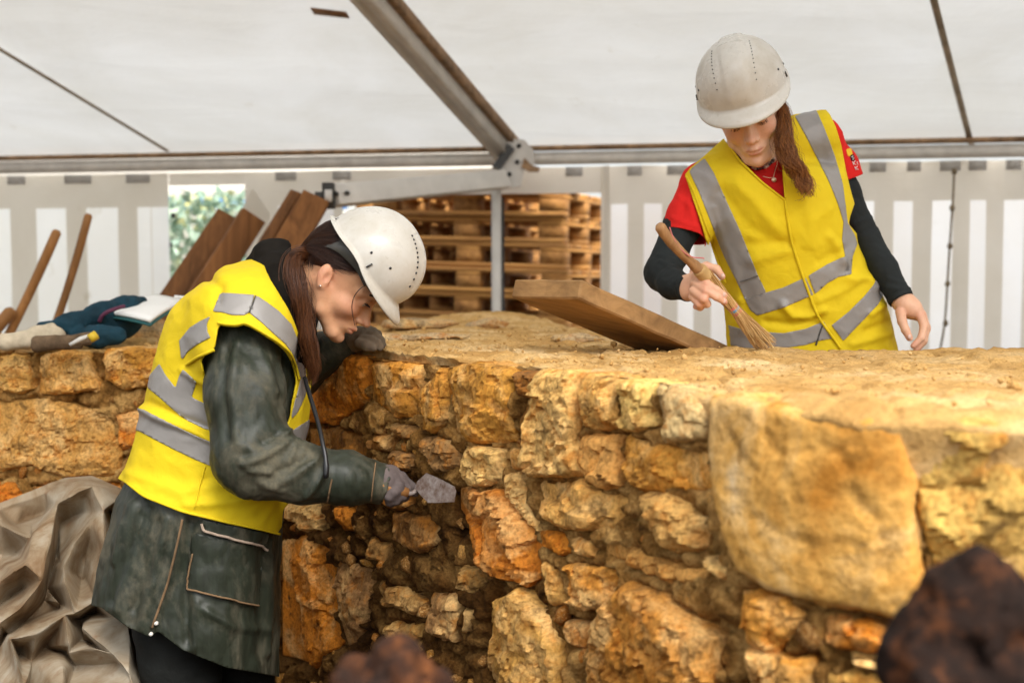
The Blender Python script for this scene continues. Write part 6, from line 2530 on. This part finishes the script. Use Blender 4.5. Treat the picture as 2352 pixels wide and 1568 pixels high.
chB = [([P(2112, 722, 2.82), P(2122, 748, 2.81), P(2116, 776, 2.80), P(2098, 794, 2.80)], [.0105, .0098, .0088, .0072]),
       ([P(2118, 724, 2.84), P(2128, 752, 2.835), P(2122, 782, 2.83), P(2104, 802, 2.83)], [.0105, .0098, .0088, .0072]),
       ([P(2120, 726, 2.86), P(2128, 756, 2.86), P(2120, 786, 2.86), P(2106, 804, 2.86)], [.010, .0095, .0085, .007]),
       ([P(2118, 728, 2.88), P(2122, 754, 2.885), P(2114, 778, 2.885)], [.009, .0085, .007]),
       ([P(2068, 716, 2.825), P(2072, 738, 2.81), P(2080, 758, 2.80), P(2089, 776, 2.797)], [.0125, .0112, .0102, .0082])]
pmB = [([P(2062, 676, 2.855), P(2074, 692, 2.85), P(2092, 708, 2.84), P(2110, 722, 2.845)], [.024, .026, .025, .017]), ([P(2078, 700, 2.835), P(2100, 714, 2.825)], [.020, .014]),
       ([P(2090, 706, 2.86), P(2114, 724, 2.87)], [.020, .013])]
VB, QB = hand(chB, pmB, .0024, 'hand', M_SKIN, pr)
Vb, Tb = join([(hV, hT), (V2, tri(Q2)), (VA, tri(QA)), (VB, tri(QB))])


def hcol(V, tips):
    c_ = np.repeat(np.array((.68, .40, .26))[None], len(V), 0)
    for t in tips:
        w_ = np.exp(-(np.linalg.norm(V - t, axis=1) / .012) ** 2)[:, None] * .6
        c_ = c_ * (1 - w_) + np.array((.66, .28, .19)) * w_
    return c_


cb = np.concatenate([colH, np.repeat(np.array(SK_R['skin'])[None], len(V2), 0), hcol(VA, [c_[0][-1] for c_ in chA] + [c_[0][1] for c_ in chA]), hcol(VB, [c_[0][-1] for c_ in chB] + [c_[0][0] for c_ in chB])])
mk('body', Vb, Tb, M_SKIN, pr, col=cb)
M_NAIL = simple_mat('nail', (.66, .44, .36), .25, .5)
for c_, dr in ((P(2089, 773, 2.788), None), (P(1660, 633, 2.686), None), (P(1663, 676, 2.632), None), (P(1663, 691, 2.632), None)):
    V, Q = surface_nets(lambda p, c_=c_: d_ell(p, c_, (.0048, .0022, .0060)), c_ - .010, c_ + .010, .0016)
    mk('fingernail', V, Q, M_NAIL, pr)
rs = np.random.RandomState(2)
ln = []
for sg in (-1, 1):
    for i in range(26):
        t = rs.rand()
        a = np.array([.0905 - .006 * t ** 2 + .001 * math.sin(t * 3.14), sg * (.0200 + .0235 * t), .0045 - .0035 * math.sin(t * 3.14)])
        e = a + np.array([.0065, sg * .003 * t, -.0050])
        ln.append([a, (a + e) / 2 + [0, 0, -.001], e])
    for i in range(110):
        t = rs.rand()
        a = np.array([.0975 - .015 * t ** 2, sg * (.012 + .036 * t), .0255 + .006 * math.sin(t * 2.4) + rs.normal() * .0012])
        e = a + np.array([-.001, sg * .007, .0015])
        ln.append([a, (a + e) / 2 + [.0006, 0, 0], e])
ln = oR + (np.array(ln) * sR) @ RR.T
V, F = strands(ln, .0004, .0002)
tag(mk('eyebrow_hairs', V, F, M_HAIRL, pr), kind='stuff')
# helmet
hp2 = R_(9)
fh = fR * math.cos(hp2) - uR2 * math.sin(hp2)
uh = uR2 * math.cos(hp2) + fR * math.sin(hp2)
RHr = frame(fh, uh)
oHr = oR + RR @ (np.array([.026, 0, .058]) * sR)
hatR = helmet(pr, oHr, RHr, 1.03, .96, .5)
V, Q = surface_nets(lambda p: smax(sR * d_ell(((p - oR) @ RR) / sR, (.008, 0, .050), (.0835, .0745, .0865)),
                                   -sR * (((p - oR) @ RR) / sR @ nrm([-.62, 0, 1.0]) - .016), .004), oR - .16, oR + .16, .0045)
hairR = mk('hair', V, Q, M_HAIRR, pr)
L1 = cap_strands(oR, RR, sR, np.array([-.078, .03, -.004]), 900, 14)
V, F = strands(L1, .0003, .0008)
mk('hair_strands', V, F, M_HAIRR, hairR)
tailR = [P(1786, 226, 2.83), P(1799, 250, 2.80), P(1803, 285, 2.775), P(1799, 318, 2.76), P(1806, 350, 2.75), P(1822, 382, 2.745), P(1842, 408, 2.745), P(1856, 432, 2.75), P(1852, 452, 2.755)]
L2 = limb_strands(tailR, [.008, .010, .012, .016, .019, .018, .014, .014, .014], 850, 34, 18, .013, 3.2)
V, F = strands(L2, .0006, .00035)
mk('ponytail', V, F, M_HAIRR, hairR)
L2 = limb_strands(tailR, [.010, .015, .020, .026, .030, .030, .028, .028, .03], 70, 34, 19, .018, 3.0)
V, F = strands(L2, .0004, .0002)
tag(mk('flyaway_hairs', V, F, M_HAIRR, hairR), kind='stuff')
curls = []
for j in range(14):
    rs_ = np.random.RandomState(40 + j)
    x0, y0 = 1838 + rs_.uniform(-14, 18), 400 + rs_.uniform(-10, 14)
    curls.append(resample(chaikin([P(x0, y0, 2.745), P(x0 + 8 + rs_.uniform(-8, 10), y0 + 18, 2.74), P(x0 + 22 + rs_.uniform(-14, 8), y0 + 30, 2.742), P(x0 + 20 + rs_.uniform(-18, 10), y0 + 44, 2.745), P(x0 + 6 + rs_.uniform(-12, 10), y0 + 50, 2.75)], 2, False), 30))
V, F = strands(np.array(curls), .0008, .0004)
mk('curls', V, F, M_HAIRR, hairR)

# ---- black long sleeves and red shirt
sleeve_folds = [([(1515, 600), (1545, 612), (1580, 606)], .004, 5), ([(1512, 586), (1545, 594)], .003, 4), ([(1530, 612), (1560, 628)], .004, 5), ([(2040, 640), (2078, 652)], .003, 5), ([(2036, 660), (2090, 664)], .003, 5),
                ([(1960, 515), (2000, 500)], .003, 6), ([(1950, 545), (2010, 520)], -.003, 6)]


sl = None
for arm_, r1, fo_, r2, nm_ in ((armA, [.044, .044, .042], foreA, [.042, .036, .029], 'sleeve'), (armB, [.042, .039, .037], foreB, [.037, .035, .029], 'sleeve')):
    lo_, hi_ = bounds(arm_ + fo_, .08)
    V, T = sheet_from(lambda p: smin(d_chain(p, arm_, r1, .02), d_chain(p, fo_, r2, .012), .02), lo_, hi_, .0045, lambda v: folds(v, sleeve_folds) + .0018 * fbm(v * 30, 3) + .0012 * ridged(v * [30, 30, 45], 2))
    w3, d3 = fo_[2], nrm(fo_[2] - fo_[1])
    V, T = clip(V, T, lambda v: np.where(np.linalg.norm(v - w3, axis=1) < .07, .002 - (v - w3) @ d3, 1.0))
    sl = mk('sleeve', V, T, M_BLK, pr, True, solid=.002, solid_off=-1)
for w3, d3, r3 in ((foreA[2], nrm(foreA[2] - foreA[1]), .0285), (foreB[2], nrm(foreB[2] - foreB[1]), .0285)):
    V, F = tube([w3 - d3 * .012, w3 - d3 * .004, w3 + d3 * .004], [r3 + .002, r3 + .0028, r3 + .001], 22, False)
    mk('cuff', V, F, M_BLK, sl, True, solid=.003)
sh_folds = [([(1560, 450), (1590, 480), (1600, 540)], .004, 7), ([(1545, 500), (1590, 520)], .004, 6), ([(1575, 430), (1570, 500)], -.004, 7), ([(1600, 520), (1615, 560)], .004, 6)]


def f_shirt(p):
    d = f_tr(p, -.004)
    d = smin(d, d_chain(p, [armA[0], P(1582, 500, 2.89), P(1568, 550, 2.87)], [.054, .055, .056], .02), .03)
    d = smin(d, d_chain(p, [armB[0], P(1927, 385, 2.935), P(1938, 420, 2.94)], [.044, .046, .049], .02), .03)
    d = smin(d, d_cone(p, P(1745, 372, 2.90), P(1765, 400, 2.93), .052, .07), .02)
    return d


V, T = sheet_from(f_shirt, [P(1520, 500, 2.9)[0] - .06, 2.74, P(1800, 1000, 3)[2]], [P(2000, 400, 3)[0] + .12, 3.16, P(1800, 240, 2.9)[2]], .0055, lambda v: folds(v, sh_folds) + .0025 * fbm(v * 22, 3) + .0018 * ridged(v * 25, 2))
# sleeve hems, neck opening
hA = P(1566, 541, 2.875)
nA = nrm(P(1540, 600, 2.86) - P(1572, 490, 2.89))
V, T = clip(V, T, lambda v: np.where((np.linalg.norm(v - hA, axis=1) < .12) & (proj(v)[:, 0] < 1622), -(v - hA) @ nA, 1.0))
hB = P(1940, 413, 2.94)
nB = nrm(P(1962, 500, 2.94) - P(1927, 385, 2.935))
V, T = clip(V, T, lambda v: np.where((np.linalg.norm(v - hB, axis=1) < .12) & (proj(v)[:, 0] > 1900), -(v - hB) @ nB, 1.0))
nc = P(1742, 352, 2.84)
V, T = clip(V, T, lambda v: np.linalg.norm((v - (nc + [0, .05, .02])) * [1, .75, 1.25], axis=1) - .073)
shirt = mk('t_shirt', V, T, M_RED, pr, True, solid=.002, solid_off=-1)
shV, shT = V, T
# print on the sleeve: a small badge and lettering, set in flat strokes
M_YEL = simple_mat('print_yellow', (.75, .45, .02), .7)
M_WHT = simple_mat('print_white', (.8, .78, .75), .7)
band(shV, shT, [(1943, 344), (1954, 340), (1958, 356), (1948, 362)], M_YEL, 'sleeve_badge', shirt, .0012, 0)
band(shV, shT, [(1952, 358), (1958, 354), (1962, 362), (1962, 370), (1955, 370)], M_BLK, 'sleeve_emblem', shirt, .0018, 0)
for pts in ([(1954, 362), (1958, 359), (1957, 365), (1960, 363), (1958, 368)], [(1957, 372), (1960, 380)], [(1963, 370), (1959, 376), (1965, 379)], [(1967, 372), (1969, 379)],
            [(1962, 383), (1965, 391)], [(1968, 382), (1964, 387), (1970, 390)]):
    q = on_mesh(shV, shT, pts, .002)
    V, F = tube(q, .0010, 5)
    mk('sleeve_lettering', V, F, M_WHT, shirt)
# neckline rib, bead necklace, pendant
M_BEAD = simple_mat('dark_bead', (.04, .02, .018), .25, .5)
M_BEAD2 = simple_mat('pale_bead', (.5, .38, .30), .3, .5)
M_GOLD = simple_mat('pale_gold', (.80, .62, .42), .3, .5, metallic=.6)
neckl = [(1682, 330), (1688, 345), (1699, 362), (1713, 378), (1728, 388), (1742, 391), (1756, 387), (1768, 378), (1776, 365)]
bd = on_mesh(shV, shT, resample(neckl, 30), .004)
bd = chaikin(bd, 1, False)
for _ in range(8):
    bd[1:-1] = bd[:-2] * .25 + bd[1:-1] * .5 + bd[2:] * .25
V, F = tube(bd, .0008, 5)
nk = mk('bead_necklace', V, F, M_BEAD, pr)
for i, c_ in enumerate(resample(bd, 26)):
    V, Q = surface_nets(lambda p, c_=c_: d_sph(p, c_, .0036 if i % 4 else .0044), c_ - .007, c_ + .007, .0016)
    mk('bead', V, Q, M_BEAD2 if i % 5 in (0, 1) else M_BEAD, nk)
ch = on_mesh(shV, shT, resample([(1783, 372), (1781, 390), (1776, 410)], 8), .004)
ch2 = on_mesh(shV, shT, resample([(1752, 408), (1764, 411), (1776, 411)], 8), .004)
V, F = tube(np.concatenate([ch, ch2[::-1]]), .0008, 5)
cn = mk('chain', V, F, M_GOLD, pr)
pc = on_mesh(shV, shT, [(1777, 416)], .005)[0]
V, F = tube([pc + [0, .001, 0], pc + [0, -.0015, 0]], .0058, 14)
mk('pendant', V, F, M_GOLD, cn, False)

# ---- vest
vfR = [([(1690, 420), (1740, 470), (1780, 520)], .007, 14), ([(1660, 440), (1720, 520), (1790, 560)], -.007, 16), ([(1720, 560), (1780, 560), (1815, 556)], -.006, 12),
       ([(1730, 600), (1800, 575)], .006, 14), ([(1900, 480), (1870, 510), (1850, 560)], .004, 12), ([(1905, 545), (1930, 580), (1936, 600)], .008, 10), ([(1880, 600), (1935, 575)], -.005, 10),
       ([(1950, 640), (1990, 640), (2008, 660)], .010, 10), ([(1880, 690), (1930, 670), (1960, 650)], .006, 10), ([(1800, 700), (1820, 725), (1860, 728), (1890, 712)], .011, 10),
       ([(1760, 740), (1820, 745), (1880, 730)], -.008, 9), ([(2000, 720), (2030, 700)], .008, 9), ([(1990, 760), (2040, 740)], -.007, 9), ([(1960, 790), (2045, 765)], .007, 10),
       ([(1820, 400), (1850, 470), (1870, 560)], .004, 14), ([(1700, 690), (1705, 760)], .006, 10), ([(1640, 480), (1690, 620), (1705, 690)], .004, 9)]


def f_vR(p):
    d = smin(f_torR(p, .013), d_chain(p, shl, [.062, .060, .062, .060, .060], .02), .045)
    d = smin(d, d_chain(p, [P(1606, 425, 2.91), P(1592, 460, 2.90)], [.062, .05], .02), .03)
    return smin(d, f_shirt(p) - .009, .012)


V, T = sheet_from(f_vR, [P(1560, 500, 2.9)[0] - .06, 2.70, P(1800, 960, 3)[2]], [P(2060, 800, 3)[0] + .08, 3.2, P(1800, 230, 2.9)[2]], .0052, lambda v: folds(v, vfR, 2.93) + .004 * fbm(v * [8, 8, 9] + 6, 3) + .0035 * ridged(v * 11 + 2, 3))
outR = [(1573, 402), (1585, 386), (1620, 356), (1662, 318), (1672, 333), (1700, 372), (1750, 420), (1804, 461), (1798, 400), (1796, 330), (1790, 262), (1830, 240), (1885, 240), (1906, 262), (1920, 292), (1932, 332),
        (1945, 400), (1955, 440), (1963, 468), (1952, 500), (1950, 515), (1975, 545), (1995, 590), (2018, 640), (2040, 685), (2062, 740), (2070, 800), (2070, 940), (1660, 940), (1670, 740), (1662, 660), (1640, 600), (1614, 520), (1586, 440)]
V, T = clip(V, T, lambda v: np.where((v[:, 1] < 2.93) | (proj(v)[:, 1] < 530), poly_sd(proj(v), outR), 20.0))
arms_cut = [([(1400, 395), (1566, 395), (1590, 440), (1618, 520), (1645, 600), (1660, 640), (1400, 800)]), ([(1925, 285), (1948, 400), (1962, 470), (1952, 510), (2200, 500), (2200, 250)])]
V, T = clip(V, T, lambda v: np.where(v[:, 1] >= 2.93, np.minimum(-poly_sd(proj(v), arms_cut[0]), -poly_sd(proj(v), arms_cut[1])), 20.0))
V, T = clip(V, T, lambda v: np.linalg.norm((v - P(1745, 345, 2.93)) * [1, .8, 1], axis=1) - .080)
vestR = mk('vest', V, T, M_VEST, pr, True, solid=.004, solid_off=-1)
rV, rT = V, T
for poly in ([(1584, 394), (1590, 386), (1618, 364), (1640, 398), (1668, 460), (1700, 530), (1742, 635), (1760, 671), (1714, 692), (1690, 640), (1665, 590), (1640, 530), (1605, 440)],
             [(1712, 688), (1760, 671.5), (1800, 660), (1850, 637), (1868, 676), (1850, 684), (1800, 706), (1740, 724), (1724, 712)],
             [(1857, 633), (1900, 607), (1930, 593), (1945, 588), (1956, 630), (1925, 636), (1900, 650), (1872, 675)],
             [(1826, 268), (1873, 250), (1892, 292), (1918, 360), (1935, 425), (1942, 480), (1946, 512), (1962, 540), (1968, 560), (1957, 590), (1954, 630), (1938, 632), (1941, 590), (1934, 550), (1937, 510), (1925, 470), (1905, 420), (1880, 370), (1852, 315)],
             [(1660, 742), (1684, 750), (1720, 760), (1800, 765), (1850, 755), (1892, 738), (1914, 776), (1880, 782), (1850, 792), (1790, 800), (1720, 800), (1660, 790)],
             [(1910, 747), (1950, 715), (1985, 680), (2008, 652), (2016, 628), (2036, 660), (2016, 700), (1975, 742), (1937, 782)]):
    band(rV, rT, poly, M_BAND, 'reflective_band', vestR, .0018, 0, 2.95)
seam(rV, rT, [(1803, 462), (1811, 520), (1820, 562), (1838, 620), (1860, 680), (1880, 730), (1908, 768), (1930, 800)], .0034, M_VEST, 'front_binding', vestR, lift=.002)
seam(rV, rT, [(1674, 334), (1700, 371), (1750, 419), (1802, 459)], .0028, M_VEST, 'neck_binding', vestR, lift=.001)
seam(rV, rT, [(1799, 335), (1799, 390), (1804, 455)], .0026, M_VEST, 'neck_binding', vestR, lift=.001, n=14)
seam(rV, rT, [(1576, 404), (1594, 440), (1620, 515), (1648, 596), (1668, 650)], .0030, M_VEST, 'armhole_binding', vestR, lift=.001)
seam(rV, rT, [(1701, 646), (1722, 640), (1742, 632)], .0010, M_STRAP, 'band_stitching', vestR, lift=.003, n=8)
seam(rV, rT, [(1892, 740), (1882, 765), (1874, 792)], .0022, M_STRAP, 'band_crease', vestR, lift=.001, n=8)
# ---- trousers and boots
V, Q = surface_nets(lambda p: np.minimum(d_chain(p, legsR[0], [.11, .085, .06], .03), d_chain(p, legsR[1], [.11, .085, .06], .03)) + .006 * ridged(p * [9, 9, 14], 3), [.35, 2.75, .30], [1.35, 3.3, 1.36], .012)
mk('trousers', V, Q, M_NAVYT, pr)
for l_ in legsR:
    a = np.asarray(l_[2])
    V, Q = surface_nets(lambda p, a=a: smin(d_cone(p, a + [0, 0, .10], a + [0, 0, -.01], .058, .055), d_ell(p, a + [0, -.08, -.01], (.052, .13, .05)), .03), a - [.1, .26, .08], a + [.1, .12, .22], .010)
    V[:, 2] = np.maximum(V[:, 2], .305)
    mk('boot', V, Q, M_BLKP, pr)

# ---- straw hand brush
br_ = thing('hand_brush', 'small straw hand brush with a knobbly wooden handle, bristles on the wall', 'brush', P(1765, 800, 2.70))
stick = [P(1513, 516, 2.56), P(1530, 542, 2.575), P(1556, 572, 2.595), P(1580, 596, 2.615), P(1600, 614, 2.635), P(1610, 624, 2.645)]
V, F = tube(resample(chaikin(stick, 2, False), 26), np.interp(np.linspace(0, 1, 26), [0, .04, .3, .75, .85, 1], [.008, .0125, .0125, .0110, .0135, .0150]), 14)
mk('handle', V + .0012 * np.stack([fbm(V * 60, 2), fbm(V * 60 + 3, 2), fbm(V * 60 + 7, 2)], 1), F, wood_mat('brush_handle', (.36, .18, .08), (.58, .33, .15), 1.6, 2, .6), br_)
V, F = tube(resample([P(1604, 617, 2.640), P(1624, 638, 2.655)], 8), [.0155, .0172, .017, .0172, .017, .0172, .017, .016], 18)
M_STRAWW = wood_mat('straw_collar', (.50, .30, .12), (.68, .45, .20), 2.0, 2, .6)
mk('collar', V, F, M_STRAWW, br_)
bpath = [P(1618, 632, 2.652), P(1640, 657, 2.664), P(1660, 680, 2.675), P(1680, 702, 2.685), P(1710, 738, 2.695), P(1740, 772, 2.700), P(1768, 800, 2.705)]
L3 = limb_strands(bpath, [.0165, .0160, .0135, .0115, .0165, .0220, .0255], 520, 16, 77, .0012, 1.0)
V, F = strands(L3, .0011, .0007, 4)
k = NT('straw')
g = k.n('ShaderNodeNewGeometry')
c = k.ramp(g.outputs['Random Per Island'], [(0, (.34, .17, .05)), (.6, (.60, .37, .14)), (1, (.74, .52, .24))])
mk('bristles', V, F, k.done(k.bsdf(c, .6, .3)), br_)
for t_, col_, nm_ in ((.50, (.55, .10, .12), 'red_thread'), (.535, (.16, .32, .50), 'blue_thread'), (.58, (.60, .16, .15), 'red_thread')):
    pth = resample(chaikin(bpath, 2, False), 100)
    i = int(t_ * 88)
    c_ = pth[i]
    ax = nrm(pth[i + 1] - pth[i - 1])
    V, F = tube([c_ - ax * .0035, c_, c_ + ax * .0035], [.0122, .0128, .0122], 18, False)
    mk(nm_, V, F, simple_mat(nm_, col_, .8, .2, 90, .3), br_)
V, F = tube(resample(chaikin([P(1538, 522, 2.565), P(1546, 548, 2.572), P(1568, 578, 2.590), P(1590, 592, 2.60), P(1612, 592, 2.605), P(1618, 594, 2.605)], 2, False), 24), .0016, 5)
mk('loose_thread', V, F, simple_mat('pink_thread', (.55, .18, .17), .8), br_)
